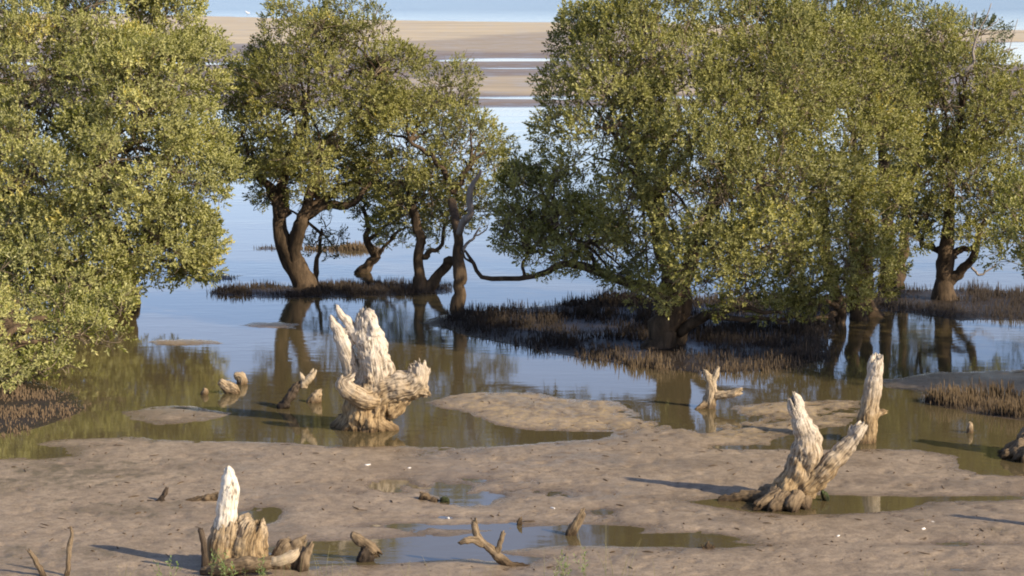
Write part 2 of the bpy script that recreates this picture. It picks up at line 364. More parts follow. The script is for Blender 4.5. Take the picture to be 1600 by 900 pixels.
def build_ground():
    ys = list(np.arange(1150, 560, -1.5)) + list(np.arange(560, 430, -1.6)) + list(np.arange(430, 175, -4.0)) + list(np.arange(175, 18, -1.0)) + [14, 8, 0, -10, -20, -28, -33, -36, -38, -39]
    rows = np.array([DY(y) for y in ys]); rows = np.concatenate([[9.0, 12.0], rows])
    u = np.concatenate([np.linspace(-3.0, -0.62, 45)[:-1], np.linspace(-0.62, 0.62, 400), np.linspace(0.62, 3.0, 45)[1:]])
    u = np.concatenate([[-40, -15, -6], u, [6, 15, 40]])
    wpm = 1600 / FPX
    X = rows[:, None] * wpm * u[None, :]; Y = np.repeat(rows[:, None], len(u), 1)
    H = height(X, Y)
    # colour zones
    sand = np.zeros_like(X)
    def zone(pts, soft): return np.clip(sdf(gp(pts), X, Y) / soft + 0.5 + 0.6 * fbm(X * 0.06, Y * 0.15, oct=3, seed=77), 0, 1)
    sand = np.maximum(sand, zone([(-9000,14),(300,14),(900,28),(1600,40),(9000,50),(9000,76),(1600,66),(1400,62),(1000,50),(870,52),(760,58),(700,66),(560,68),(300,71),(-9000,76)], 6))
    sand = np.maximum(sand, 0.45 * zone([(500,60),(900,48),(1500,60),(1500,84),(900,84),(700,82),(500,78)], 6))
    sand = np.maximum(sand, 0.6 * zone([(600,128),(700,122),(900,120),(1200,121),(1200,145),(860,148),(700,144),(620,140)], 2.5))
    dark = np.zeros_like(X)
    for (cx, cy, rx, ry, a) in DARKZONE:
        c = G(cx, cy); ex = rx * mpp(c.y, cy); ey = abs(G(cx, cy - ry).y - G(cx, cy + ry).y) / 2
        dark = np.maximum(dark, a * np.exp(-((X - c.x) / ex) ** 2 - ((Y - c.y) / ey) ** 2))
    marsh_shade = np.zeros_like(X)  # root-bed mud mask, also carries the painted shade under the trees
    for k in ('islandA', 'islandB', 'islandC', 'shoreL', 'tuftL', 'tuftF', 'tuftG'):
        marsh_shade = np.maximum(marsh_shade, np.clip(sdf(gp(LAND[k]), X, Y) / 0.3 + 0.9, 0, 1) * 0.95)
    marsh_shade = np.maximum(marsh_shade, 0.8 * np.clip(sdf(gp([(1440,624),(1500,620),(1600,618),(2500,608),(2600,640),(1700,668),(1600,658),(1520,646),(1446,630)]), X, Y) / 0.3 + 0.6, 0, 1))
    turf = np.clip(sdf(gp(LAND['mid']), X, Y) / .4 + .5, 0, 1) * .8
    nr, nc = X.shape
    V = np.stack([X, Y, H], -1).reshape(-1, 3)
    i = np.arange(nr * nc).reshape(nr, nc)
    F = np.stack([i[:-1, :-1], i[:-1, 1:], i[1:, 1:], i[1:, :-1]], -1).reshape(-1, 4)
    g = mesh_np('ground', V, F, M_GROUND, attrs={'sand': sand.ravel(), 'dark': dark.ravel(), 'marsh_shade': marsh_shade.ravel(), 'turf': turf.ravel()})
    tag(g, 'tidal mud flat with pale sand bank beyond', 'ground', kind='structure')
    wv = [(-9000, 2, 0), (9000, 2, 0), (9000, 19000, 0), (-9000, 19000, 0)]
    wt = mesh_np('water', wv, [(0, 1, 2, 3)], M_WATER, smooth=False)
    tag(wt, 'still shallow tidal water reflecting the mangroves and sky', 'water', kind='structure')
build_ground()

# ------------------------------------------------------------------ tubes
def catmull(pts, n):
    p = np.array(pts, float)
    if len(p) == 2: 
        t = np.linspace(0, 1, n)[:, None]; return p[0] * (1 - t) + p[1] * t
    q = np.vstack([2 * p[0] - p[1], p, 2 * p[-1] - p[-2]])
    out = []; m = len(p) - 1
    for t in np.linspace(0, m, n):
        i = min(int(t), m - 1); f = t - i
        a, b, c, d = q[i], q[i + 1], q[i + 2], q[i + 3]
        out.append(0.5 * ((2 * b) + (-a + c) * f + (2 * a - 5 * b + 4 * c - d) * f * f + (-a + 3 * b - 3 * c + d) * f ** 3))
    return np.array(out)
def frames(C):
    T = np.gradient(C, axis=0); T /= np.linalg.norm(T, axis=1)[:, None] + 1e-12
    up = np.array([0.13, 0.99, 0.05]) if abs(T[0][1]) < 0.9 else np.array([0, 0.1, 1.0])
    A = np.zeros_like(C)
    a = up - T[0] * up.dot(T[0]); a /= np.linalg.norm(a); A[0] = a
    for i in range(1, len(C)):
        a = A[i - 1] - T[i] * A[i - 1].dot(T[i]); a /= np.linalg.norm(a) + 1e-12; A[i] = a
    return T, A, np.cross(T, A)
def tube(pts4, n=14, k=8, wob=0.0, rough=0.0, seed=0, cap=True):
    """pts4: (x,y,z,r)"""
    S = catmull(pts4, n); C = S[:, :3].copy(); r = np.maximum(S[:, 3], 0.0008)
    if wob:
        L = np.arange(n) * 0.45 + seed * 3.1
        C[:, 0] += wob * r.mean() * vnoise(L, L * 0 + 1.5, seed=1) * np.minimum(1, np.arange(n) / 2)
        C[:, 2] += wob * r.mean() * vnoise(L, L * 0 + 7.5, seed=2) * np.minimum(1, np.arange(n) / 2)
    T, A, B = frames(C)
    th = np.linspace(0, 2 * np.pi, k, endpoint=False)
    rr = r[:, None] * np.ones((1, k))
    if rough:
        rr = rr * (1 + rough * fbm(np.cos(th)[None, :] * 1.3 + seed * 5, np.sin(th)[None, :] * 1.3 + 0 * r[:, None], (np.arange(n) * 0.35)[:, None] + 0 * rr, oct=3, seed=seed))
    V = C[:, None, :] + rr[..., None] * (np.cos(th)[None, :, None] * A[:, None, :] + np.sin(th)[None, :, None] * B[:, None, :])
    V = V.reshape(-1, 3); F = []
    for i in range(n - 1):
        for j in range(k):
            a = i * k + j; b = i * k + (j + 1) % k
            F.append((a, b, b + k, a + k))
    if cap:
        V = np.vstack([V, C[0:1] - T[0] * r[0] * .3, C[-1:] + T[-1] * r[-1] * 0.25]); b0 = n * k; b1 = b0 + 1
        for j in range(k):
            F.append((b0, (j + 1) % k, j, b0)); F.append((b1, (n - 1) * k + j, (n - 1) * k + (j + 1) % k, b1))
    return V, F
class Buf:
    def __init__(s): s.V = []; s.F = []; s.n = 0
    def add(s, V, F):
        s.V.append(V); s.F.append(np.array(F) + s.n); s.n += len(V)
    def arrays(s): return np.vstack(s.V), np.vstack(s.F)
def poly_mesh(name, V, F, mat, parent=None, smooth=True):
    """handles degenerate quads as triangles"""
    origin = Vector(parent.location) if parent is not None else Vector((0, 0, 0))
    me = bpy.data.meshes.new(name)
    me.from_pydata([tuple(v) for v in (np.array(V) - np.array(origin))], [], [tuple(int(i) for i in (f[:3] if f[0] == f[3] else f)) for f in F])
    if smooth: me.polygons.foreach_set('use_smooth', [True] * len(me.polygons))
    me.materials.append(mat); me.update()
    return link(bpy.data.objects.new(name, me), parent)

# ------------------------------------------------------------------ trees
def px_tube(pts, D, n=16, k=10, **kw):
    """pts: (px, py, radius_px[, depth offset m]) at distance D"""
    out = []
    for p in pts:
        d = D + (p[3] if len(p) > 3 else 0)
        w_ = P(p[0], p[1], d); out.append((w_.x, w_.y, w_.z, p[2] * mpp(d, p[1])))
    return tube(out, n, k, **kw)

def leaves_from_shoots(pos, dirn, tint, nl, ll, lw):
    """pos,dirn (n,3): rosette shoots with nl leaves each -> V,F,tint"""
    n = len(pos); r = rng
    a = np.cross(dirn, r.normal(size=(n, 3))); a /= np.linalg.norm(a, axis=1)[:, None] + 1e-9
    b = np.cross(dirn, a)
    ph0 = r.uniform(0, 6.28, n)
    Vs = []; ts = []
    for j in range(nl):
        f = j / max(nl - 1, 1)
        ph = ph0 + j * 2.4 + r.normal(0, .35, n)
        rad = np.cos(ph)[:, None] * a + np.sin(ph)[:, None] * b
        spread = 1.15 - 0.85 * f
        d = dirn * (0.45 + 0.8 * f) + rad * spread + r.normal(0, .18, (n, 3)); d /= np.linalg.norm(d, axis=1)[:, None]
        L = ll * r.uniform(.5, 1.35, n) * (1 - 0.25 * f); W = lw * r.uniform(.6, 1.3, n)
        base = pos + dirn * (ll * 1.5 * (f - 0.5))[..., None] if False else pos + dirn * (ll * 1.6 * (f - 0.5))
        side = np.cross(d, dirn + 0.25 * r.normal(size=(n, 3))); side /= np.linalg.norm(side, axis=1)[:, None] + 1e-9
        nrm = np.cross(side, d)
        m = base + d * (L * 0.5)[:, None]
        p0 = base; p1 = m - side * W[:, None] * .5 + nrm * (W * .18)[:, None]
        p2 = base + d * L[:, None] - nrm * (L * .08)[:, None]; p3 = m + side * W[:, None] * .5 + nrm * (W * .18)[:, None]
        Vs.append(np.stack([p0, p1, p2, p3], 1)); 
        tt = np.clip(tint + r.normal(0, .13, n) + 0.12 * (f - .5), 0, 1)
        ts.append(np.repeat(tt[:, None], 4, 1))
    V = np.concatenate(Vs).reshape(-1, 3); T = np.concatenate(ts).reshape(-1)
    q = np.arange(len(V) // 4)[:, None] * 4
    F = np.concatenate([q + [0, 1, 2], q + [0, 2, 3]])
    return V, F, T

LEAFN = [0]; DM_ = 1.0
def make_tree(label, D, base, lobes, trunks, mat=M_LEAF, limbs=(), dens=1.0, name='mangrove_tree', group=None, leaf=0.062, fill=1.0, hubs=None, clump=(.20, .44), nleaf=8, dead=()):
    """lobes: (px,py,r_px[,dD[,sx,sy_depth,sz]]); trunks/limbs: lists of (px,py,r,dD)"""
    bp = G(*base); root = empty(name, bp); tag(root, label, 'tree', group)
    for i, t in enumerate(trunks):
        t = [(t[0][0], t[0][1], t[0][2] * 1.35, *t[0][3:])] + list(t[1:])
        V, F = px_tube(t, D, 26, 14, rough=0.45, wob=.5, seed=i + int(D * 10)); poly_mesh('trunk', V, F, M_BARK, root)
    for i, t in enumerate(limbs):
        V, F = px_tube(t, D, 20, 8, rough=0.3, wob=1.2, seed=i + 50 + int(D * 10)); poly_mesh('branch', V, F, M_BARK, root)
    for i, t in enumerate(dead):
        V, F = px_tube(t, D, 20, 6, rough=0.25, wob=2.0, seed=i + 90 + int(D * 10)); poly_mesh('dead_branch', V, F, M_GREYB, root)
    hub = [t[-1] for t in trunks] + [t[-1] for t in limbs[:4]]
    hubw = [np.array(P(h[0], h[1], D + (h[3] if len(h) > 3 else 0))) for h in hub]
    Lc = []; Lr = []
    for q in lobes:
        d = D + (q[3] if len(q) > 3 else 0); d += rng.uniform(-.35, .25); c = np.array(P(q[0], q[1], d)); r_ = q[2] * mpp(d, q[1])
        s = q[4:7] if len(q) > 4 else (1, 1, 1)
        Lc.append(c); Lr.append(np.array([r_ * s[0], r_ * s[1], r_ * s[2]]))
    Lc = np.array(Lc); Lr = np.array(Lr)
    def inside(p, skip=None):
        m = np.full(len(p), -9.0)
        for i in range(len(Lc)):
            if i == skip: continue
            m = np.maximum(m, 1 - np.linalg.norm((p - Lc[i]) / Lr[i], axis=1))
        return m
    tw = Buf(); br = Buf(); SP = []; SD = []; ST = []
    for i in range(len(Lc)):
        c, r_ = Lc[i], Lr[i]
        area = 4 * np.pi * ((r_[0] * r_[1]) ** 1.6 / 3 + (r_[0] * r_[2]) ** 1.6 / 3 + (r_[1] * r_[2]) ** 1.6 / 3) ** (1 / 1.6)
        nc = int(max(8, area / 0.175 * dens))
        u = rng.normal(size=(nc * 2, 3)); u /= np.linalg.norm(u, axis=1)[:, None]; u = u[u[:, 2] > -0.75][:nc]; nc = len(u)
        inner = rng.random(nc) < .33
        rad = np.where(inner, rng.uniform(0.35, 0.72, nc), rng.uniform(0.84, 1.2, nc))
        cc = c + u * r_ * rad[:, None]; cc += rng.normal(0, .05, cc.shape)
        cr = rng.uniform(*clump, nc) * min(1.0, (r_.mean() / 0.5) ** .6) * np.where(inner, .9, 1)
        ins = inside(cc, i)
        keep = (ins < 0.25) | (rng.random(nc) < 0.25)
        keep &= cc[:, 2] > 0.12
        cc, cr, u, inner = cc[keep], cr[keep], u[keep], inner[keep]; nc = len(cc)
        # limb from nearest hub to the lobe centre
        hw = min(hubw, key=lambda h: np.linalg.norm(h - c)) if hubw else c - np.array([0, 0, 1.0])
        dl = np.linalg.norm(c - hw)
        if dl > 0.15:
            mid = (hw + c) / 2 + np.array([0, 0, 0.10 * dl]) + rng.normal(0, .06, 3) * dl
            V, F = tube([(*hw, 0.028 + .004 * dl), (*mid, 0.020), (*c, 0.010)], 10, 6, rough=.25, wob=1.5, seed=i + 3, cap=False); poly_mesh('bough', V, F, M_BARK, root)
        for q in range(nc):
            c1 = c + rng.normal(0, .22, 3) * r_
            e = cc[q] + u[q] * cr[q] * 0.3; m_ = c1 * 0.45 + e * 0.55 + rng.normal(0, .07, 3)
            V, F = tube([(*c1, 0.009), (*m_, 0.007), (*e, 0.003)], 4, 3, cap=False); tw.add(V, F)
            for _ in range(4):
                v = rng.normal(size=3); v /= np.linalg.norm(v); e2 = cc[q] + (v * .8 + u[q] * .35) * cr[q]
                s2 = m_ * .35 + cc[q] * .65
                V, F = tube([(*s2, 0.006), (*e2, 0.002)], 2, 3, cap=False); tw.add(V, F)
            ns = int(rng.poisson(max(6, (300 if inner[q] else 610) * cr[q] ** 2 * dens * fill)))
            v = rng.normal(size=(ns, 3)); v /= np.linalg.norm(v, axis=1)[:, None]
            ax = u[q] * .8 + np.array([0, 0, .55]); v = v[(v @ ax) > rng.normal(-.12, .25, ns)]; ns = len(v)
            rr = rng.uniform(0.35, 1, ns) ** .5
            sc_ = np.array([1, 1, .8])
            p = cc[q] + v * sc_ * (rr * cr[q])[:, None]
            dd = v * 1.1 + u[q] * .5 + np.array([0, 0, .5]) + rng.normal(0, .25, (ns, 3))
            dd /= np.linalg.norm(dd, axis=1)[:, None]
            tcl = rng.normal(0.46, .17) - .25 * (rng.random() < .12)
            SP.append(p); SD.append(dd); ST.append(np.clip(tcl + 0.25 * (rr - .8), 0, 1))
    SP = np.vstack(SP); SD = np.vstack(SD); ST = np.concatenate(ST)
    ins = inside(SP); k = ((ins < 0.42) | (rng.random(len(SP)) < .1)) & (SP[:, 2] > 0.08)
    SP, SD, ST = SP[k], SD[k], ST[k]
    V, F, T = leaves_from_shoots(SP, SD, ST, nleaf, leaf * 1.05, leaf * .46)
    LEAFN[0] += len(V) // 4
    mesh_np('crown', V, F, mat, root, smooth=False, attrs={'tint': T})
    V, F = tw.arrays(); tag(mesh_np('twigs', V, F, M_TWIG, root), kind='stuff')
    return root

# left foreground mangrove
make_tree('broad pale-leaved mangrove filling the left edge, boughs hanging to the water', DY(482), (190, 482),
  [(-190,90,150,1),(-120,300,160,.5),(-60,480,110,0),(30,60,115,1),(140,40,100,1),(225,60,75,.8),(262,35,50,1.2),(285,120,62,.5),(90,160,130,0),(210,170,100,-.4),(300,200,42,-.2),
   (318,230,32,0),(60,280,125,-.8),(190,280,110,-1),(285,280,66,-.8),(318,300,38,-.9),(40,400,105,-1.6),(150,380,95,-1.5),(240,380,70,-1.2),(240,422,34,-.6),(205,448,34,-1),(300,418,22,-.4),(285,385,42,-1),(285,410,28,-.8),(320,405,18,-.6),
   (110,455,66,-2.4),(170,470,36,-1.9),(40,470,70,-2.6),(150,490,22,-2),(-60,480,90,-2)],
  [[(190,482,20,.6),(200,440,17,.5),(185,390,15,.3),(160,320,13,0),(150,250,10,0)],[(205,470,12,.3),(150,440,11,-.3),(100,420,9,-1),(60,440,8,-1.6)]],
  M_LEAF_PALE, dens=1.0, leaf=0.070, clump=(.22, .42), fill=1.15)
make_tree('low bushy mangrove at the left edge, its boughs hanging down to the weedy bank', 32.6, (-30, 598),
  [(-60,470,70,1.5),(30,490,44,1.6),(95,500,42,1.8),(150,505,34,2),(190,485,24,2.2),(-50,540,60,0),(20,545,36,.2),(75,545,32,.4),(125,530,30,.9),(25,585,30,-.8),(62,585,22,-.4),(-20,590,34,-1),(-100,560,60,0),(160,530,20,1.2),(100,570,18,.2)],
  [[(-30,604,13),(-20,560,11),(0,520,9,.5),(20,490,7,1.2)]], M_LEAF_PALE, limbs=[[(-10,540,6,.2),(25,515,6,.4),(50,520,5,.6),(70,532,3,.6)],[(10,510,6,.8),(70,500,5,1.2),(120,505,4,1.6),(160,500,3,2)]], dens=1.0, leaf=.066)
# mangrove A
DA = DY(450)
make_tree('slender two-stemmed mangrove with leaning lit trunk at left end of the root island', DA, (475, 451),
  [(440,265,46,1.3),(500,265,46,1.6),(385,225,40,1.2),(470,22,30,0),(500,50,48,0),(545,30,30,.3),(575,60,30,0),(460,70,45,.2),(520,105,65,-.3),(440,100,42,.3),(590,110,48,0),(620,110,30,.2),(640,100,20,.2),(470,160,70,-.4),(545,160,60,-.2),
   (405,140,42,.3),(370,160,34,.2),(375,205,38,.2),(430,210,65,-.3),(500,225,62,-.4),(395,255,35,.1),(450,275,45,-.2),(515,275,45,-.2),(550,230,38,0),(480,300,26,-.5)],
  [[(478,456,18,0),(470,430,17,0),(453,395,15,0),(444,365,12,0),(440,335,10,0),(432,312,9,0),(415,292,7,.1),(400,270,5,.1)],[(466,428,11,0),(463,390,11,-.1),(468,355,10,-.2),(475,332,9,-.2),(490,290,7,-.2)],[(445,338,9,0),(440,300,8,0),(450,250,7,0),(480,180,6,0)]],
  M_LEAF, limbs=[[(472,345,9,-.2),(490,328,8,-.2),(515,320,7,-.2),(545,318,6,-.2),(560,305,4,-.2),(580,285,3,-.1)],[(478,335,7,-.1),(500,310,6,0),(520,305,5,0),(560,280,4,.1)],[(495,310,5),(500,240,4),(560,170,3),(600,130,2)]],
  dens=.95, fill=1.0, leaf=0.06, group=None)
# undergrowth behind A
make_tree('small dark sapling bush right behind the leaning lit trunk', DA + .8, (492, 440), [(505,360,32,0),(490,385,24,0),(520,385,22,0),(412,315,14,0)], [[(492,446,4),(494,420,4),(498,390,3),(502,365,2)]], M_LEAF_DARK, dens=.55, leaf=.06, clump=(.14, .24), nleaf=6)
# mangrove B, small crooked one standing in water
DB = DY(426)
make_tree('small crooked mangrove standing alone in open water between two larger trees', DB, (566, 427),
  [(585,310,38,.3),(620,330,42,0),(640,355,32,0),(600,355,30,0),(565,330,18,.2),(610,380,22,0)],
  [[(563,430,8),(575,412,8),(588,401,7),(580,388,6),(572,370,5),(575,350,4),(566,325,3)]], M_LEAF_DARK,
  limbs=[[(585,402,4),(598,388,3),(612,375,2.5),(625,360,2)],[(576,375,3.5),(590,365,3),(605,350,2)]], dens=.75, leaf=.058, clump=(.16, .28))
# mangrove C, three stems
DC = DY(455)
make_tree('three-stemmed mangrove at right end of the root island, olive crown', DC, (690, 456),
  [(620,330,38,1.8),(665,325,40,2.1),(720,325,34,1.8),(600,295,42,2),(700,150,38,1.2),(735,195,36,0.9),(640,175,44,1.1),(690,190,55,0.9),(600,215,42,1.1),(765,215,26,1.1),(640,235,62,0.6),(710,245,62,0.5),(580,255,38,1.0),(610,280,50,0.7),(670,300,60,0.4),(735,285,52,0.4),(765,260,28,0.9),
   (560,280,24,1.1),(640,340,34,0.7),(690,345,40,0.5),(750,325,30,0.6),(720,340,30,0.4)],
  [[(659,456,11,0),(656,430,9,0),(654,400,8,0),(655,370,8,0),(645,320,6,0)],[(666,456,9,0),(682,432,8,0),(700,412,8,0),(716,398,7,-.2),(712,350,6,-.2)],[(712,490,9,-2.2),(716,455,9,-2.2),(720,430,10,-2.2),(714,395,8,-2.1),(713,360,7,-2),(705,310,6,-1.4)]],
  M_LEAF, limbs=[[(660,402,5),(672,395,4),(688,385,3),(692,370,3)],[(700,280,5,-.3),(680,250,4,-.3),(640,220,3,-.2)],[(705,300,5,-.3),(735,260,4,-.3)]],
  dead=[[(717,365,6,-2.3),(722,345,6,-2.4),(734,325,5.5,-2.5),(737,300,5,-2.5),(742,280,4,-2.5),(752,263,2.5,-2.5)],[(722,395,3,-2.2),(733,378,2.5,-2.2),(742,368,2,-2.2),(750,355,1.5,-2.2)],[(742,368,1.6,-2.2),(756,362,1.2,-2.2),(764,352,.8,-2.2)]],
  dens=.92, fill=1.0, leaf=.06)
# the big central mangrove
DM = DY(545)
make_tree('largest mangrove, massive domed olive crown over a thick split trunk right of centre', DM, (1035, 546),
  [(950,45,55,.8),(915,90,52,.6),(890,125,48,.6),(1010,60,65,.6),(1080,50,62,.8),(975,120,72,.1),(905,185,52,.3),(960,200,70,-.2),(1050,130,80,.3),(1120,110,75,.6),(1180,60,70,.9),(1240,50,60,1.1),
   (925,250,50,.3),(1000,270,66,-.5),(1080,230,85,-.6),(1160,190,90,-.2),(1230,140,85,.3),(1050,330,62,-.9),(1120,310,80,-1.1),(1200,290,90,-1),(980,330,45,-.5),(1060,395,48,-1),(1110,400,58,-1.2),(1010,385,38,-.6),
   (860,300,40,1.4),(850,350,44,2.1),(880,310,36,2.0),(905,360,44,1.9),(840,380,36,2.2),(790,350,24,1.9),(795,380,20,1.8),(870,400,34,1.9),(820,300,30,2.2),(940,340,40,1.4),(870,270,34,1.2),(960,430,24,.6),(830,330,42,1.6),(880,350,48,1.2),(815,370,34,1.6),(850,395,38,1.5),(900,395,38,1.2),(930,380,42,.7),(800,290,26,1.8),(820,260,22,1.9),(960,400,38,.3),(1000,425,28,0),(1150,430,42,-1.1),(1190,390,60,-1.3),(1105,445,34,-1),(1165,462,30,-1),(1015,455,20,-.3),(1075,440,26,-.8),(975,425,20,.3)],
  [[(1026,556,27,0),(1033,530,21,0),(1039,505,19,0),(1044,478,20,0),(1048,450,18,0),(1045,410,14,0),(1020,340,11,0),(1000,270,9,0)],[(1055,545,10,.3),(1062,510,12,.2),(1064,480,15,.15),(1068,440,14,.1),(1085,390,12,-.1),(1130,300,10,-.3),(1170,220,8,-.3)]],
  M_LEAF, limbs=[[(1042,470,12,.1),(1010,450,9,.3),(975,437,7,.7),(935,425,7,.9),(900,414,6.5,1.1),(875,415,6,1.3),(845,427,5,1.5),(810,435,4.5,1.6),(775,431,4,1.7),(750,424,3.5,1.7),(738,408,3,1.8),(726,390,2,1.8)],
    [(880,415,4,1.3),(885,395,3.5,1.3),(870,370,3,1.4)],[(820,434,3,1.6),(818,415,2.5,1.6),(826,395,2,1.6)],[(935,425,4,.9),(925,400,3,.9),(905,380,3,1)],[(738,410,2.2,1.8),(726,402,1.6,1.8),(722,388,1,1.8)],
    [(1062,520,9,.1),(1090,500,8,-.1),(1130,488,6,-.4),(1180,485,4,-.7),(1220,492,2.5,-.8)],[(1110,495,5,-.3),(1150,500,4,-.5),(1190,498,3,-.6),(1230,504,2,-.8)],[(1044,430,9,0),(1030,360,8,-.4),(1035,260,7,-.3),(1050,200,5,0),(1060,160,3,.2)],[(1040,280,6,-.3),(1070,240,5,-.6),(1100,200,4,-.6)]],
  dens=1.0, fill=1.1, leaf=.060)
# second tree merged on the right of the big one
D2 = DY(505)
make_tree('round yellow-green mangrove merging with the big tree, crown touching the dark water gap', D2, (1330, 506),
  [(1290,40,55,.8),(1345,50,50,1),(1385,80,40,1),(1300,110,78,.2),(1360,140,62,.2),(1280,190,80,-.5),(1350,220,66,-.4),(1385,200,40,.2),(1270,270,80,-1.1),(1340,290,66,-.8),(1385,270,36,-.2),(1240,350,62,-1.4),(1310,360,66,-1.3),(1365,350,45,-.9),
   (1250,410,50,-1.5),(1310,420,52,-1.4),(1355,405,38,-1),(1200,440,38,-1.4),(1230,455,30,-1.5),(1290,455,34,-1.4),(1340,452,32,-1.2),(1205,470,28,-1.4),(1365,430,26,-.7)],
  [[(1310,510,10),(1312,480,10),(1300,440,9),(1290,380,8,-.3),(1285,280,6,-.3)],[(1345,505,11,.4),(1338,478,11,.4),(1335,440,10,.2),(1335,360,8,0),(1340,260,6,0)],[(1368,500,13,.8),(1350,470,12,.8),(1352,430,10,.6),(1358,340,8,.3)]],
  M_LEAF, limbs=[[(1305,490,5,-.2),(1270,500,4,-.6),(1240,495,3,-.9),(1215,500,2,-1)],[(1310,480,4,-.2),(1285,470,4,-.7),(1262,480,3,-1),(1240,478,2,-1.1)]],
  dens=1.0, fill=1.1, leaf=.060)
# slim stem behind at 1400
D3 = DY(452)
make_tree('mangrove with short curved trunk half hidden behind the two merged crowns', D3 + 1, (1398, 450),
  [(1400,330,50,.3),(1420,280,50,.3),(1410,180,60,.5),(1425,120,50,.6),(1460,60,50,.8),(1500,70,45,.9),(1470,230,60,.6),(1540,210,60,.7),(1560,130,45,.9),(1380,370,26,.2),(1430,210,50,.4),(1425,340,30,.2)],
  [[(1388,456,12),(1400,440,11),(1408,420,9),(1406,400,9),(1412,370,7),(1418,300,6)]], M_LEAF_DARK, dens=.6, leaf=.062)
# right mangrove
DR = DY(470)
make_tree('mangrove with straight forked trunk on the right-hand root island, dead twigs on top', DR, (1475, 471),
  [(1430,60,40,.4),(1470,70,44,.3),(1490,180,60,-.2),(1410,200,45,.1),(1440,290,44,-.2),(1590,330,40,-.1),(1600,270,44,-.1),(1415,330,30,0),(1505,290,50,-.6),(1590,180,40,.1),(1430,120,45,.2),(1490,115,52,.1),(1540,110,40,.3),(1525,80,30,.3),(1450,190,58,0),(1520,190,62,-.2),(1570,170,42,.2),(1425,250,38,0),(1480,265,60,-.4),(1545,265,60,-.4),(1590,230,42,0),
   (1450,330,45,-.2),(1505,330,50,-.5),(1560,330,40,-.3),(1430,360,22,0),(1540,365,24,-.3),(1390,100,34,.6),(1405,160,36,.5)],
  [[(1475,478,18,0),(1478,445,15,0),(1477,415,13,0),(1479,385,12,0),(1482,330,9,0),(1490,260,7,0)],[(1482,440,8,0),(1500,425,8,-.1),(1514,410,7,-.2),(1525,396,6,-.3),(1530,360,5,-.3)]],
  M_LEAF, limbs=[[(1480,395,6),(1465,388,5,.1),(1440,385,4,.2)],[(1484,400,6,.1),(1500,392,5,.1),(1530,384,3,0)]],
  dead=[[(1500,120,4,-.6),(1510,112,4,-.7),(1520,100,3,-.7),(1523,80,2.2,-.7),(1530,55,1.5,-.7),(1540,30,1,-.7),(1548,5,.7,-.7)],[(1526,65,1.2,-.7),(1520,45,1,-.7),(1522,20,.7,-.7)],[(1532,50,1,-.7),(1548,40,.8,-.7),(1562,30,.6,-.7)],[(1518,418,2.4,-.2),(1528,428,2,-.2),(1545,424,1.4,-.2),(1556,414,1,-.2)],[(1555,95,1.2,-.3),(1570,80,1,-.3),(1590,75,.7,-.3)],[(1550,105,1.2,-.3),(1575,110,1,-.3),(1600,105,.7,-.3)],[(1574,85,.8,-.3),(1582,60,.7,-.3),(1590,30,.5,-.3)]],
  dens=.9, leaf=.060)
# right edge, nearer and paler
make_tree('pale-leaved mangrove cut by the right edge of the frame, boughs drooping over water', DY(520), (1700, 522),
  [(1640,300,45,.3),(1680,330,60,.6),(1605,320,38,-.3),(1630,360,42,-.3),(1595,375,34,-.3),(1600,410,28,-.3),(1585,345,24,-.3),(1680,410,60,.4),(1650,420,40,-.2)],
  [[(1700,530,16),(1700,480,14),(1695,420,12),(1700,350,9),(1700,280,7)],[(1700,450,8),(1660,420,6),(1630,370,4)]], M_LEAF_PALE, dens=.9, leaf=.066)
# darker one far right/back
make_tree('dark green mangrove far back at the right edge above the mud bank', DY(430), (1660, 432),
  [(1600,150,34,0),(1640,180,60,0),(1620,240,40,0),(1690,250,70,0),(1640,310,50,0)],
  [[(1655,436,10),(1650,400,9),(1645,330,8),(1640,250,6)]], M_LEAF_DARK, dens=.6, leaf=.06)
# dark crown behind the big tree's top
make_tree('grey-green mangrove crown showing just above the merged crowns at the top', D2 + 4, (1390, 462),
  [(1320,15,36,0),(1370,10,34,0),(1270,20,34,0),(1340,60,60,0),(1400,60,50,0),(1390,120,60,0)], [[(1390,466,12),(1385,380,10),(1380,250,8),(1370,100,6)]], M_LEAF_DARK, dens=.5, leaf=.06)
# stand of mangroves beyond the right edge, whose shade falls over the right shore and the islands
for i, (x, D, lab) in enumerate([(1890, 32.3, 'mangrove just outside the right edge shading the mud shore'), (2200, 30.4, 'mangrove farther outside the right edge nearer the viewer')]):
    b_ = P(x, 545, D); by = 450 - (FPX * math.tan(math.atan2(-CAM_H, D) + PITCH))
    k = 38 / D
    make_tree(lab, D, (x, by), [(x, 130, 130 * k), (x - 70, 210, 120 * k, .3), (x + 120, 200, 130 * k), (x - 80, 330, 110 * k, -.5), (x + 80, 330, 130 * k, -.5), (x, 280, 140 * k, 1), (x + 10, 430, 110 * k, -.5), (x + 150, 420, 90 * k, 0)],
      [[(x, by + 8, 18), (x + 5, by - 60, 16), (x - 5, by - 140, 13), (x, 300, 9)]], M_LEAF, dens=.6, leaf=.08, nleaf=6)
print('leaves', LEAFN[0])

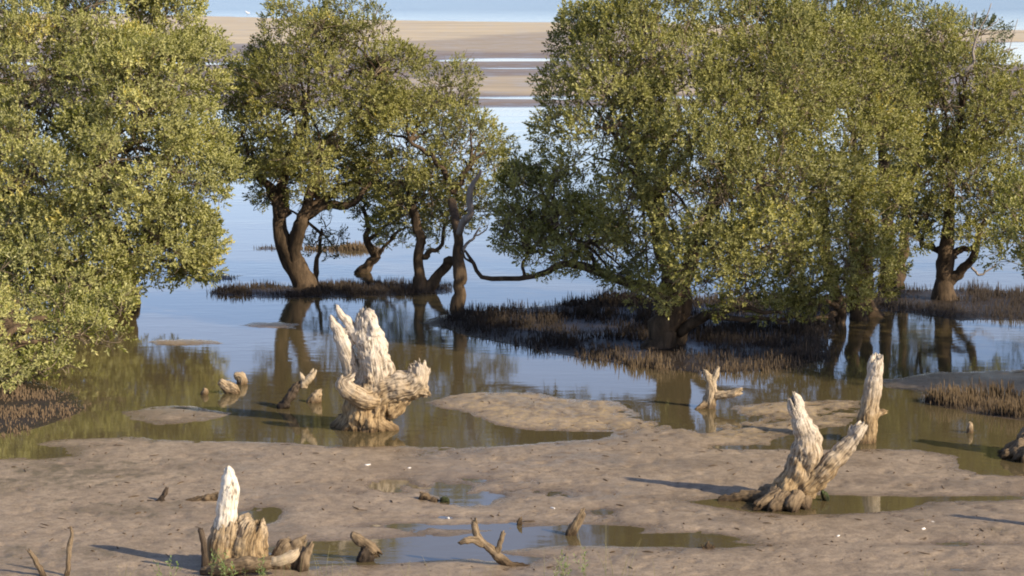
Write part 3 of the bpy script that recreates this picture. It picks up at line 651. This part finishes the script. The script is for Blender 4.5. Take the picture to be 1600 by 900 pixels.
# ------------------------------------------------------------------ aerial roots (pencil roots of the mangroves)
def roots(label, poly, n, mat=M_ROOT_SHADED, hmin=.06, hmax=.2, edge=0.2, name='aerial_roots', group=None, rad=.006):
    pts = np.array(gp(poly)); lo, hi = pts.min(0), pts.max(0)
    X = rng.uniform(lo[0], hi[0], n * 4); Y = rng.uniform(lo[1], hi[1], n * 4)
    s = sdf(gp(poly), X, Y); cl = fbm(X * 1.6, Y * 1.6, oct=3, seed=61)
    pr = np.clip(s / edge + .5, 0, 1) * np.clip(.55 + cl * 1.3, .08, 1)
    k = rng.random(len(X)) < pr; X, Y, cl = X[k][:n], Y[k][:n], cl[k][:n]; m = len(X)
    Z = height(X, Y); Z = np.maximum(Z, -0.06) - .02
    h = rng.uniform(hmin * .6, hmax, m) * rng.uniform(.5, 1, m) * np.clip(1 + cl, .5, 1.4); r = rad * rng.uniform(.5, 1.2, m)
    lean = rng.normal(0, .10, (m, 2)) * h[:, None]
    K = 3; th = np.linspace(0, 2 * np.pi, K, endpoint=False)
    rings = []
    for f, rf in ((0, 1.2), (.8, .75)):
        cx = X + lean[:, 0] * f ** 1.4; cy = Y + lean[:, 1] * f ** 1.4
        rings.append(np.stack([cx[:, None] + r[:, None] * rf * np.cos(th), cy[:, None] + r[:, None] * rf * np.sin(th), np.repeat((Z + h * f)[:, None], K, 1)], -1))
    tip = np.stack([X + lean[:, 0], Y + lean[:, 1], Z + h], -1)[:, None, :]
    V = np.concatenate(rings + [tip], 1); nv = 2 * K + 1
    f = []
    for a in range(1):
        for j in range(K):
            p, q = a * K + j, a * K + (j + 1) % K; f += [(p, q, q + K), (p, q + K, p + K)]
    for j in range(K): f.append((K + j, K + (j + 1) % K, 2 * K))
    F = (np.arange(m)[:, None, None] * nv + np.array(f)[None]).reshape(-1, 3)
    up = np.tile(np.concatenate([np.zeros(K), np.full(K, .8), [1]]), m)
    ti = np.repeat(rng.random(m), nv)
    o = mesh_np(name, V.reshape(-1, 3), F, mat, smooth=True, attrs={'up': up, 'tint': ti})
    return tag(o, label, 'roots', group, 'stuff')
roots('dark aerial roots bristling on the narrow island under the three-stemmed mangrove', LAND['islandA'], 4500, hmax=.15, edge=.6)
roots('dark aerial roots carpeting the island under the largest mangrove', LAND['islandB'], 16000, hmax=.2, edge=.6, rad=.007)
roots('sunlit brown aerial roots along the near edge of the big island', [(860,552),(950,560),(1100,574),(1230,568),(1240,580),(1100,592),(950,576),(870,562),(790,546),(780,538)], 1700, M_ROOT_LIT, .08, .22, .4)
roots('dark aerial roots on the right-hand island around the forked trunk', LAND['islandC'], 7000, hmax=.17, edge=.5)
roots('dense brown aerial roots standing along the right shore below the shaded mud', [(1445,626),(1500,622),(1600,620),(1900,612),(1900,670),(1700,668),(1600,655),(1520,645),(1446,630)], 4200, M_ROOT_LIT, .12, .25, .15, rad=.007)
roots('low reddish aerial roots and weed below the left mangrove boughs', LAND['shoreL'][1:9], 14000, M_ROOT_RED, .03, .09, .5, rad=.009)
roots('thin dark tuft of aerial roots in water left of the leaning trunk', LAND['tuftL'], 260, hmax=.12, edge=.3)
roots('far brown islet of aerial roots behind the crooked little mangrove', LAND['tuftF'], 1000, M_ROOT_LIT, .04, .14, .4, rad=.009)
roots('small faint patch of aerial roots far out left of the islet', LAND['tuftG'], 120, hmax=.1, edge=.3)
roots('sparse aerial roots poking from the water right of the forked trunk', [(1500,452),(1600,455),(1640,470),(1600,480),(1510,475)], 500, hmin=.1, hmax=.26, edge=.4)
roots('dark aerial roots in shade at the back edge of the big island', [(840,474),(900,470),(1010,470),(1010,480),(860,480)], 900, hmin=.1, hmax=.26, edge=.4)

# ------------------------------------------------------------------ dead wood
def wood_mesh(name, tubes, D, mat, parent=None, origin=None, voxel=.013, amp=.12, jag=(), seed=0, crackk=1.0):
    """tubes in px, joined by voxel remesh, then carved along the grain"""
    b = Buf(); CL = []; TN = []; AX = []; BX = []; RR = []; UU = []; EN = []; RM = []
    for i, t in enumerate(tubes):
        w4 = []
        for p in t:
            d = D + (p[3] if len(p) > 3 else 0); q = P(p[0], p[1], d); w4.append((q.x, q.y, q.z, p[2] * mpp(d, p[1])))
        n = max(10, len(t) * 5)
        V, F = tube(w4, n, 14, wob=.25, seed=i + seed); b.add(V, F)
        S = catmull(w4, n); C = S[:, :3]; T, A, B = frames(C)
        CL.append(C); TN.append(T); AX.append(A); BX.append(B); RR.append(S[:, 3]); RM.append(np.full(len(C), np.clip(S[:, 3].mean(), .04, .3)))
        UU.append(np.concatenate([[0], np.cumsum(np.linalg.norm(np.diff(C, axis=0), axis=1))]) + i * 3.7)
        e = np.linspace(0, 1, n); EN.append(np.clip((e - .8) / .2, 0, 1))
    V, F = b.arrays()
    me = bpy.data.meshes.new('tmp'); me.from_pydata([tuple(v) for v in V], [], [tuple(int(i) for i in (f[:3] if f[0] == f[3] else f)) for f in F])
    to = bpy.data.objects.new('tmp', me); scene.collection.objects.link(to)
    md = to.modifiers.new('r', 'REMESH'); md.mode = 'VOXEL'; md.voxel_size = voxel
    ev = to.evaluated_get(bpy.context.evaluated_depsgraph_get()); m2 = ev.to_mesh()
    nv = len(m2.vertices); co = np.empty(nv * 3, np.float32); no = np.empty(nv * 3, np.float32)
    m2.vertices.foreach_get('co', co); m2.vertices.foreach_get('normal', no); co = co.reshape(-1, 3).astype(float); no = no.reshape(-1, 3).astype(float)
    fq = [tuple(p.vertices) for p in m2.polygons]
    ev.to_mesh_clear(); bpy.data.objects.remove(to); bpy.data.meshes.remove(me)
    CL = np.vstack(CL); TN = np.vstack(TN); AX = np.vstack(AX); BX = np.vstack(BX); RR = np.concatenate(RR); UU = np.concatenate(UU); RM = np.concatenate(RM); EN = np.concatenate(EN)
    best = np.full(nv, 1e9); idx = np.zeros(nv, int)
    for i in range(len(CL)):
        d = np.linalg.norm(co - CL[i], axis=1) - RR[i]; k = d < best; best[k] = d[k]; idx[k] = i
    dv = co - CL[idx]; tt = (dv * TN[idx]).sum(1); aa = (dv * AX[idx]).sum(1); bb = (dv * BX[idx]).sum(1); ln = np.sqrt(aa ** 2 + bb ** 2) + 1e-6
    r_ = RR[idx]; U = UU[idx] + tt
    gx, gy = aa / ln * RM[idx], bb / ln * RM[idx]
    k1 = 34.0; tw_ = fbm(U * 3, gx * 5, gy * 5, oct=2, seed=seed + 5) * .05
    g = fbm((gx + tw_) * k1, (gy - tw_) * k1, U * 5.0, oct=4, seed=seed + 1, gain=.65)
    ridge = np.clip(np.abs(fbm((gx + tw_) * 24, (gy + tw_) * 24, U * 3.2, oct=3, seed=seed + 2)) * 4.6, 0, 1)
    crack = 1 - ridge
    lump = fbm(co[:, 0] * 6, co[:, 1] * 6, co[:, 2] * 6, oct=3, seed=seed + 3)
    sc_ = np.clip(r_, .02, .3)
    lump2 = fbm(co[:, 0] * 19, co[:, 1] * 19, co[:, 2] * 15, oct=3, seed=seed + 4); small = np.clip((.11 - r_) / .07, 0, 1)
    disp = sc_ * amp * (g * 0.45 + lump * 2.4 + lump2 * (.7 + 1.8 * small)) - sc_ * amp * 0.5 * crack ** 2 * crackk
    co2 = co + no * disp[:, None]
    e = EN[idx] * (r_ > .012)
    jg = fbm(gx * 40, gy * 40, seed=seed + 9, oct=2)
    co2 += TN[idx] * (e * jg * np.clip(r_, .03, .12) * (.8 + 1.0 * small))[:, None]
    V = co2; grain = np.stack([gx + i_ * 0 for i_ in (0,)] + [gy, U], -1)
    if origin is None: origin = parent.location if parent is not None else Vector((0, 0, 0))
    me = bpy.data.meshes.new(name); me.from_pydata([tuple(v) for v in V - np.array(origin)], [], fq)
    me.polygons.foreach_set('use_smooth', [True] * len(me.polygons)); me.materials.append(mat)
    a = me.attributes.new('grain', 'FLOAT_VECTOR', 'POINT'); a.data.foreach_set('vector', grain.astype(np.float32).ravel())
    a = me.attributes.new('crack', 'FLOAT', 'POINT'); a.data.foreach_set('value', np.clip(crack ** 2 * crackk, 0, 1).astype(np.float32))
    me.update()
    o = bpy.data.objects.new(name, me)
    if parent is None: o.location = origin
    return link(o, parent)

def stump(name, label, cat, base, parts, D=None, voxel=.013, amp=.12, mat=M_WOOD, seed=0, group=None):
    bp = G(*base); D = D or bp.y
    if len(parts) == 1:
        (pn, tubes, *mm), = parts
        o = wood_mesh(name, tubes, D, mm[0] if mm else mat, origin=bp, voxel=voxel, amp=amp, seed=seed)
        return tag(o, label, cat, group)
    root = empty(name, bp); tag(root, label, cat, group)
    for i, pt in enumerate(parts):
        wood_mesh(pt[0], pt[1], D, pt[2] if len(pt) > 2 else mat, parent=root, voxel=voxel, amp=amp, seed=seed + i * 11)
    return root

stump('dead_stump', 'big bleached stump with jagged forked top and bulging side limbs standing in the pool', 'stump', (570, 668), [
  ('trunk', [[(572,684,46,0),(574,660,41,0),(577,635,39,0),(584,608,33,0),(585,588,28,0),(582,566,25,0),(579,545,24,0),(577,524,22,0),(573,506,17,0),(571,495,14,0)],
             [(600,600,26,0),(597,575,20,0),(596,558,12,0),(598,542,5,0),(598,533,3,0)],[(590,570,14,-.02),(590,552,6),(594,536,3)],
             [(560,660,22,-.1),(545,668,14,-.15),(535,676,10,-.15)],[(540,655,14,.1),(526,668,9,.1),(521,672,7,.1)],[(590,665,24,-.1),(604,672,18,-.1),(612,680,12,-.1)],
             [(582,520,12,-.08),(584,512,9,-.1),(580,500,10,-.06),(574,493,9,-.05),(566,492,8)]]),
  ('spire', [[(558,612,19,.1),(552,585,15,.08),(545,560,13,.04),(537,538,12.5,0),(530,520,10.5,0),(522,507,7,0),(517,497,4,0)],[(560,535,9,0),(550,514,8,0),(540,500,7,0),(530,487,5,0),(526,476,2.5,0)],[(548,512,7),(541,516,6)]]),
  ('knob', [[(592,622,16,-.1),(572,622,15,-.25),(552,616,14,-.3),(539,607,13,-.32),(535,598,12,-.3),(541,592,9,-.28)]]),
  ('side_limb', [[(596,618,26,-.05),(618,607,24,-.1),(640,602,21,-.1),(655,592,18,-.1),(658,578,13,-.1),(655,567,8,-.1)],[(640,600,16,-.1),(658,608,12,-.1),(668,615,8,-.1)],[(655,585,10,-.1),(646,576,8,-.1),(643,573,5,-.12)],[(662,585,9,-.1),(671,576,4,-.1)],[(610,635,22,-.02),(630,620,14,-.05),(648,612,10,-.05)]]),
  ], voxel=.011, amp=.12, seed=3)
stump('dead_stump', 'forked grey-white stump leaning over a root plate in the narrow puddle', 'stump', (1232, 785), [
  ('trunk', [[(1224,800,34,0),(1231,782,31,0),(1242,755,29,0),(1254,728,27,0),(1262,702,24,0),(1261,680,20,0),(1254,658,16,0),(1247,642,13.5,0),(1242,632,12.5,0),(1240,627,12.5,0)]]),
  ('branch', [[(1258,765,20,-.05),(1280,745,18,-.1),(1300,725,16,-.12),(1318,704,14,-.12),(1332,688,12,-.12),(1345,668,9,-.12)],[(1334,690,10,-.12),(1332,676,7,-.1),(1331,668,5,-.1)]]),
  ('root', [[(1205,780,16,0),(1185,778,12,.05),(1165,777,10,.1),(1145,780,9,.1),(1124,783,7,.1)]], M_WOODB),
  ('root', [[(1218,775,18,-.1),(1198,786,13,-.3),(1180,795,8,-.4)]], M_WOODB),
  ('root', [[(1225,780,16,-.2),(1212,792,10,-.4),(1204,799,6,-.45)]], M_WOODB),
  ('root', [[(1240,780,18,-.2),(1238,790,11,-.4),(1236,799,7,-.45)]], M_WOODB),
  ('root', [[(1255,780,16,-.1),(1258,792,9,-.3),(1262,800,5,-.35)]], M_WOODB),
  ('root', [[(1218,770,14,-.1),(1198,770,12,.1),(1185,768,8,.2)]], M_WOODB),
  ], voxel=.011, amp=.13, seed=21)
stump('dead_post', 'tall straight bleached dead trunk standing at the pool edge on the right', 'stump', (1355, 690), [
  ('trunk', [[(1352,700,18,0),(1354,680,16,0),(1357,650,15,0),(1362,620,14,0),(1366,590,12.5,0),(1369,570,12,0),(1370,560,11,0)]]),
  ('snag', [[(1362,652,9,.05),(1374,646,7,.1),(1382,643,5,.1)]]),], voxel=.010, amp=.12, seed=33)
stump('dead_stump', 'small tan Y-shaped stump with horizontal side arm in the dark water', 'stump', (1112, 637), [
  ('trunk', [[(1106,642,13,0),(1110,628,11,0),(1113,612,9,0),(1110,598,8,0),(1106,587,6,0),(1102,579,3.5,0)],[(1113,605,8,0),(1116,592,6,0),(1120,582,5,0),(1123,574,3,0)],[(1110,625,8,0),(1098,634,6,-.05),(1088,640,4,-.1)]]),
  ('arm', [[(1113,618,8,0),(1130,618,6.5,-.05),(1145,615,6,-.08),(1155,612,5.5,-.1)]]),], voxel=.010, amp=.14, mat=mat_wood('tan_wood', (.3,.22,.13), (.52,.42,.29), (.22,.15,.08), (.42,.31,.19), .0, .5), seed=44)
stump('dead_stump', 'broken foreground stump with one tall white spire and dark hollow log beside it', 'stump', (375, 893), [
  ('spire', [[(352,845,19,0),(354,820,18,0),(356,790,17,0),(359,765,15,0),(359,748,12,0),(357,737,8,0),(355,731,5,0)]], M_WOODW),
  ('trunk', [[(345,912,30,0),(346,880,26,0),(349,850,23,0),(352,832,21,0),(353,826,20,0)],[(380,912,36,.02),(383,880,32,.02),(386,855,29,.02),(388,840,27,.02),(390,834,26,.02)],[(366,905,30,.1),(366,850,27,.1)],[(402,880,14,0),(404,850,10,0),(407,834,7,0)]]),
  ('stick', [[(322,890,7,-.1),(320,868,5.5,-.1),(317,845,5,-.12),(314,826,4.5,-.12)],[(322,885,5),(330,862,4,.0),(333,845,3,.05)]], M_WOODD),
  ('root', [[(315,893,8,-.2),(340,892,12,-.25),(375,884,13,-.3),(405,882,12,-.3),(430,880,9,-.3)]], M_WOODB),
  ('broken_log', [[(436,910,20,.12),(437,885,20,.12),(442,862,17,.15),(450,852,12,.18)],[(458,908,18,.15),(460,880,19,.15),(466,858,15,.15),(472,850,10,.15)],[(472,905,9,-.02),(476,880,9,.0),(481,862,7,.05),(486,851,4,.05)]], M_WOODB),
  ('branch', [[(410,884,5,-.3),(425,880,7,-.32),(445,874,9,-.32),(458,868,9,-.3),(462,862,6,-.28)]], M_WOODW),
  ], D=DY(893), voxel=.010, amp=.10, seed=55)
stump('driftwood_stump', 'short mud-coated stub with slanting mossy cap in the near pool', 'driftwood', (572, 876), [
  ('stem', [[(570,884,12,0),(572,868,12,0),(574,856,11,0)]], M_WOODD),
  ('cap', [[(549,835,5,0),(558,840,8,0),(570,849,10,0),(582,857,11,0),(589,864,7,0)]], M_WOODB)], voxel=.009, amp=.14, seed=66)
stump('fallen_branch', 'brown forked branch lying half in the near pool, three prongs raised', 'driftwood', (800, 884), [
  ('limb', [[(828,886,4,0),(812,884,7,0),(796,882,8,0),(782,872,8,0),(768,860,7,0),(756,850,7,0),(748,842,7,0),(743,828,6,0),(740,814,4.5,0)]]),
  ('prong', [[(754,850,6,0),(742,844,5.5,-.05),(728,845,4.5,-.1),(717,849,3,-.1)]]),
  ('prong', [[(777,869,6,0),(778,856,6,0),(783,844,5,0),(787,832,4,0)]])], voxel=.008, amp=.15, mat=M_WOODB, seed=77)
stump('driftwood_snag', 'small leaning split snag at the far rim of the near pool', 'driftwood', (893, 836), [
  ('snag', [[(889,842,8,0),(892,830,6,0),(898,818,5,0),(905,806,4,0),(912,795,2.5,0)],[(896,836,6,0),(903,822,4,0),(911,808,2.5,0),(914,800,1.5)]])], voxel=.007, amp=.16, mat=M_WOODB, seed=88)
stump('driftwood_piece', 'low knot of driftwood lying on wet mud left of centre', 'driftwood', (670, 782), [
  ('piece', [[(656,782,4,0),(664,776,7,0),(672,781,7,0),(684,784,4,0)],[(664,776,4),(659,771,2.5),(656,768,1.5)],[(678,792,5,-.1),(678,782,5,-.1),(681,778,3,-.1)]])], voxel=.008, amp=.2, mat=M_WOODB, seed=91)
stump('weed_clump', 'small dark green weedy lump right of the driftwood knot', 'seaweed', (695, 784), [('lump', [[(690,785,4),(696,782,6),(700,785,3)]])], voxel=.008, amp=.25, mat=mat_wood('weed_green', (.05,.07,.02), (.10,.13,.05), (.03,.04,.015), (.07,.09,.03), 0, .3), seed=92)
stump('driftwood_piece', 'tiny pointed nub of wood by the thin wet streaks', 'driftwood', (812, 820), [('nub', [[(810,822,6),(812,816,5),(815,809,2.5)]])], voxel=.008, amp=.2, mat=M_WOODB, seed=93)
stump('driftwood_piece', 'low brown log lying on mud just left of the white spire', 'driftwood', (315, 786), [('log', [[(284,788,4),(300,784,6),(320,781,8),(336,778,8),(348,776,7)]])], voxel=.009, amp=.25, mat=M_WOODB, seed=94)
stump('driftwood_piece', 'small upright dark knot of wood alone on the left mud', 'driftwood', (250, 787), [('knot', [[(230,783,2.5),(242,785,4),(252,784,6),(260,786,3)],[(250,784,5),(256,774,4),(259,766,4)]])], voxel=.008, amp=.2, mat=M_WOODD, seed=95)
stump('dead_stick', 'pale slanting stick rising at the bottom left corner', 'stick', (66, 905), [('stick', [[(74,912,7),(64,892,5.5),(53,872,4.5),(44,859,3.5)]])], voxel=.007, amp=.12, mat=M_WOODB, seed=96)
stump('dead_stick', 'thin upright curved pinkish stick near the bottom left corner', 'stick', (106, 905), [('stick', [[(104,912,4.5),(106,885,4),(108,855,4),(112,838,3),(110,822,2)]])], voxel=.006, amp=.1, mat=M_GREYB if False else M_WOODB, seed=97)
M_TANW = bpy.data.materials['tan_wood']
stump('driftwood_chunk', 'flat tan chunk of driftwood tilted out of the left pool', 'driftwood', (362, 614), [('chunk', [[(343,596,5,0),(352,602,9,0),(362,608,9,0),(372,614,6,0)]])], voxel=.010, amp=.18, mat=M_TANW, seed=98)
stump('driftwood_chunk', 'rounded tan chunk just behind the tilted flat one', 'driftwood', (374, 604), [('chunk', [[(366,589,5,.2),(374,587,8,.2),(378,597,8,.2),(374,606,6,.2)]])], voxel=.010, amp=.2, mat=M_TANW, seed=99)
stump('driftwood_chunk', 'little tan nub in water left of the two chunks', 'driftwood', (320, 617), [('chunk', [[(316,618,5),(319,612,5),(318,609,3)]])], voxel=.010, amp=.2, mat=M_TANW, seed=100)
stump('driftwood_stick', 'dark bent stick with pale knotted head leaning out of the pool', 'driftwood', (445, 638), [
  ('stick', [[(438,639,7,0),(446,632,7,0),(453,620,6.5,0),(460,607,6,0),(467,600,5,0)]], M_WOODD),
  ('head', [[(474,606,6,0),(477,598,6,0),(486,588,5,0),(490,581,4,0)],[(476,596,5),(471,588,3.5),(469,583,2)]], M_TANW)], voxel=.009, amp=.2, seed=101)
stump('driftwood_chunk', 'upright golden-brown chunk with thorn tip left of the big bleached stump', 'driftwood', (491, 628), [('chunk', [[(490,634,9,0),(492,622,10,0),(496,614,7,0),(501,609,2.5,0)]])], voxel=.010, amp=.2, mat=M_TANW, seed=102)
stump('dead_stump', 'dark root mass of a stump cut off by the right edge', 'stump', (1620, 712), [
  ('trunk', [[(1622,720,34,0),(1622,690,30,0),(1630,660,26,0),(1640,630,22,0),(1650,590,16,0)]]),
  ('root', [[(1615,690,16,-.1),(1596,694,10,-.2),(1578,706,7,-.2),(1566,713,5,-.2)],[(1606,700,12,-.2),(1592,712,7,-.3),(1586,720,5,-.3)]]),
  ('root', [[(1612,700,12,-.3),(1604,714,7,-.4),(1600,722,5,-.4)]]),
  ('root', [[(1600,690,10,0),(1580,700,8,.1),(1560,708,5,.1)]])], voxel=.012, amp=.2, mat=M_WOODB, seed=103)
stump('wood_peg', 'short peg standing in the green water near the right shore', 'driftwood', (1515, 676), [('peg', [[(1515,680,5),(1516,670,4.5),(1517,662,3)]])], voxel=.008, amp=.15, mat=M_TANW, seed=104)
stump('wood_peg', 'dark leafy lump in the narrow puddle right of the forked stump', 'driftwood', (1292, 782), [('peg', [[(1293,784,5),(1290,775,6),(1287,768,3.5)]])], voxel=.008, amp=.25, mat=bpy.data.materials['weed_green'], seed=105)
stump('root_tuft', 'tiny clump of broken root tips on the mud near bottom right of centre', 'driftwood', (1105, 857), [('tuft', [[(1106,860,6),(1106,851,4),(1108,844,2)],[(1100,860,5),(1098,853,3)],[(1112,860,5),(1114,853,3)]])], voxel=.007, amp=.2, mat=M_WOODB, seed=106)
stump('dead_post', 'dead trunk outside the right edge whose shadow crosses the mud', 'stump', (1745, 842), [('trunk', [[(1745,850,16),(1750,790,13),(1748,740,11),(1752,690,9)]])], D=DY(842), voxel=.015, amp=.15, seed=107)

# scattered scraps on the mud: wood bits, shells
def scrap(i, px, py, s, mat, nm, lab, cat):
    p = G(px, py); z = max(gz(p.x, p.y), 0)
    n = 8; u = rng.normal(size=(14, 3)); u /= np.linalg.norm(u, axis=1)[:, None]
    import bmesh
    bm = bmesh.new(); bmesh.ops.create_icosphere(bm, subdivisions=1, radius=1)
    sx, sy, sz = s * rng.uniform(1, 2.2), s * rng.uniform(.6, 1), s * rng.uniform(.35, .7)
    for v in bm.verts:
        k = 1 + rng.normal(0, .16); v.co = Vector((v.co.x * sx * k, v.co.y * sy * k, v.co.z * sz * k + sz * .4))
    me = bpy.data.meshes.new(nm); bm.to_mesh(me); bm.free(); me.materials.append(mat)
    o = bpy.data.objects.new(nm, me); o.location = (p.x, p.y, z); o.rotation_euler = (0, 0, rng.uniform(0, 3.1)); link(o)
    tag(o, lab, cat, nm.replace('_', ' ') + 's scattered on the mud')
m_sh, n_, l_, b_, o_ = newmat('shell_white'); b_.inputs['Base Color'].default_value = (.75, .72, .66, 1); b_.inputs['Roughness'].default_value = .5
SHL = ['small pale shell on bare mud below the right end of the puddle','tiny pale shell just below another shell, right of the puddle','small pale shell on mud left of the split snag','small pale shell on mud below the big bleached stump','tiny shell on mud below the narrow puddle','small shell on mud under the fallen branch and wet streaks','tiny pale shell on mud right of the big bleached stump']
for i, (x, y) in enumerate([(1457,818),(1443,831),(863,798),(575,731),(1310,842),(700,560+250),(640,735)]): scrap(i, x, y, .018, m_sh, 'shell', SHL[i], 'shell')
deb = Buf()
for i in range(620):
    x, y = rng.uniform(20, 1580), rng.uniform(612, 895)
    p = G(x, y); z = gz(p.x, p.y)
    if z < .010: continue
    a = rng.uniform(0, 3.14); L = .010 + .055 * rng.random() ** 4; r = rng.uniform(.0025, .008)
    V, F = tube([(p.x - L * math.cos(a), p.y - L * math.sin(a), z + r * .5, r * .6), (p.x, p.y, z + r * 1.2, r), (p.x + L * math.cos(a), p.y + L * math.sin(a), z + r * rng.uniform(.3, 2.5), r * .5)], 5, 5, rough=.5, seed=i)
    deb.add(V, F)
V, F = deb.arrays(); tag(poly_mesh('wood_debris', V, F, M_WOODB), 'small scraps of wood and bark strewn over the bare mud', 'debris', kind='stuff')

# ------------------------------------------------------------------ grass and seedlings at the bottom edge
def grass(label, cx, base_y, blades, hpx, spread, name='grass_tuft', leafy=0):
    bp = G(cx, base_y); b = Buf(); U = []; T = []
    for i in range(blades):
        x = cx + rng.normal(0, spread); D = bp.y + rng.uniform(-.15, .15); h = hpx * rng.uniform(.5, 1.1) * mpp(D)
        q = P(x, base_y, D); z0 = 0.0; lx, ly = rng.normal(0, .22, 2) * h
        V, F = tube([(q.x, q.y, z0 - .01, .0022), (q.x + lx * .3, q.y + ly * .3, z0 + h * .5, .0018), (q.x + lx, q.y + ly, z0 + h, .0008)], 6, 3, cap=False)
        b.add(V, F); U.append(np.repeat(np.linspace(0, 1, 6), 3)); T.append(np.full(18, rng.random()))
    V, F = b.arrays()
    if not leafy:
        o = mesh_np(name, V, F, M_GRASS, attrs={'up': np.concatenate(U), 'tint': np.concatenate(T)}, origin=bp)
        return tag(o, label, 'grass', kind='stuff')
    root = empty(name, bp); tag(root, label, 'plant')
    mesh_np('stems', V, F, M_GRASS, root, attrs={'up': np.concatenate(U), 'tint': np.concatenate(T)})
    pos = []; 
    for i in range(blades):
        s = b.V[i]; 
        for k in range(leafy): pos.append(s[rng.integers(2, 6) * 3])
    pos = np.array(pos); d = rng.normal(0, .4, pos.shape) + np.array([0, 0, 1.0]); d /= np.linalg.norm(d, axis=1)[:, None]
    V, F, Tt = leaves_from_shoots(pos, d, np.full(len(pos), .55), 4, .045, .014)
    mesh_np('leaves', V, F, M_SEED, root, smooth=False, attrs={'tint': Tt})
M_SEED = mat_leaf('seedling_leaf', (.08, .13, .03), (.15, .22, .06), (.26, .32, .12), (.25, .3, .15))
grass('leafy green weed with pale stalks at the bottom right of the near pool', 888, 915, 8, 45, 16, 'weed_plant', 4)
grass('green weed sprouting against the broken foreground stump', 350, 912, 9, 42, 18, 'weed_plant', 4)
grass('small green weed left of the broken foreground stump', 256, 912, 5, 40, 10, 'weed_plant', 3)
grass('sprig of green weed in front of the hollow log', 408, 914, 5, 36, 12, 'weed_plant', 3)
grass('sparse straw-coloured grass at the bottom between stump and near pool', 500, 918, 14, 60, 38)
grass('few straw grass stalks at the bottom edge below the near pool', 640, 918, 8, 50, 40)
grass('tall thin straw stalks rising right of the near pool', 930, 918, 12, 90, 30)
grass('loose straw stalks at the bottom right of the leafy weed', 1010, 918, 8, 45, 40)
grass('thin grass stalks at the bottom left by the sticks', 170, 918, 7, 40, 50)
grass('low grass stalks at the bottom edge left of the fallen branch', 760, 918, 6, 40, 30)
grass('dark grass tuft at bottom edge near right-hand side', 1453, 912, 9, 22, 6)

# ------------------------------------------------------------------ sea birds far off on the sand bank
m_bird, n_, l_, b_, o_ = newmat('bird_white'); b_.inputs['Base Color'].default_value = (.82, .80, .77, 1)
m_bleg, n_, l_, b_, o_ = newmat('bird_leg'); b_.inputs['Base Color'].default_value = (.25, .15, .08, 1)
def bird(label, px, py, s):
    p = G(px, py, .1); r = empty('seabird', p); tag(r, label, 'bird'); x, y, z = p
    V, F = tube([(x + .26 * s, y, z + .30 * s, .01), (x + .15 * s, y, z + .32 * s, .06 * s), (x, y, z + .34 * s, .105 * s), (x - .12 * s, y, z + .38 * s, .085 * s), (x - .17 * s, y, z + .46 * s, .045 * s), (x - .19 * s, y, z + .52 * s, .05 * s), (x - .23 * s, y, z + .53 * s, .03 * s), (x - .30 * s, y, z + .51 * s, .008)], 18, 10)
    poly_mesh('body', V, F, m_bird, r)
    for d in (-.03, .03):
        V, F = tube([(x + .0 * s, y + d * s, z + .26 * s, .01 * s), (x + .02 * s, y + d * s, z + .12 * s, .008 * s), (x, y + d * s, z, .01 * s)], 5, 4); poly_mesh('leg', V, F, m_bleg, r)
bird('white seabird standing alone on the far sand bank at upper left', 387, 25, 1.2)
bird('white seabird on far mud at the right edge', 1590, 101, .45)
tot = sum(len(o.data.polygons) for o in scene.objects if o.type == 'MESH'); print('faces', tot, 'objects', len(scene.objects))
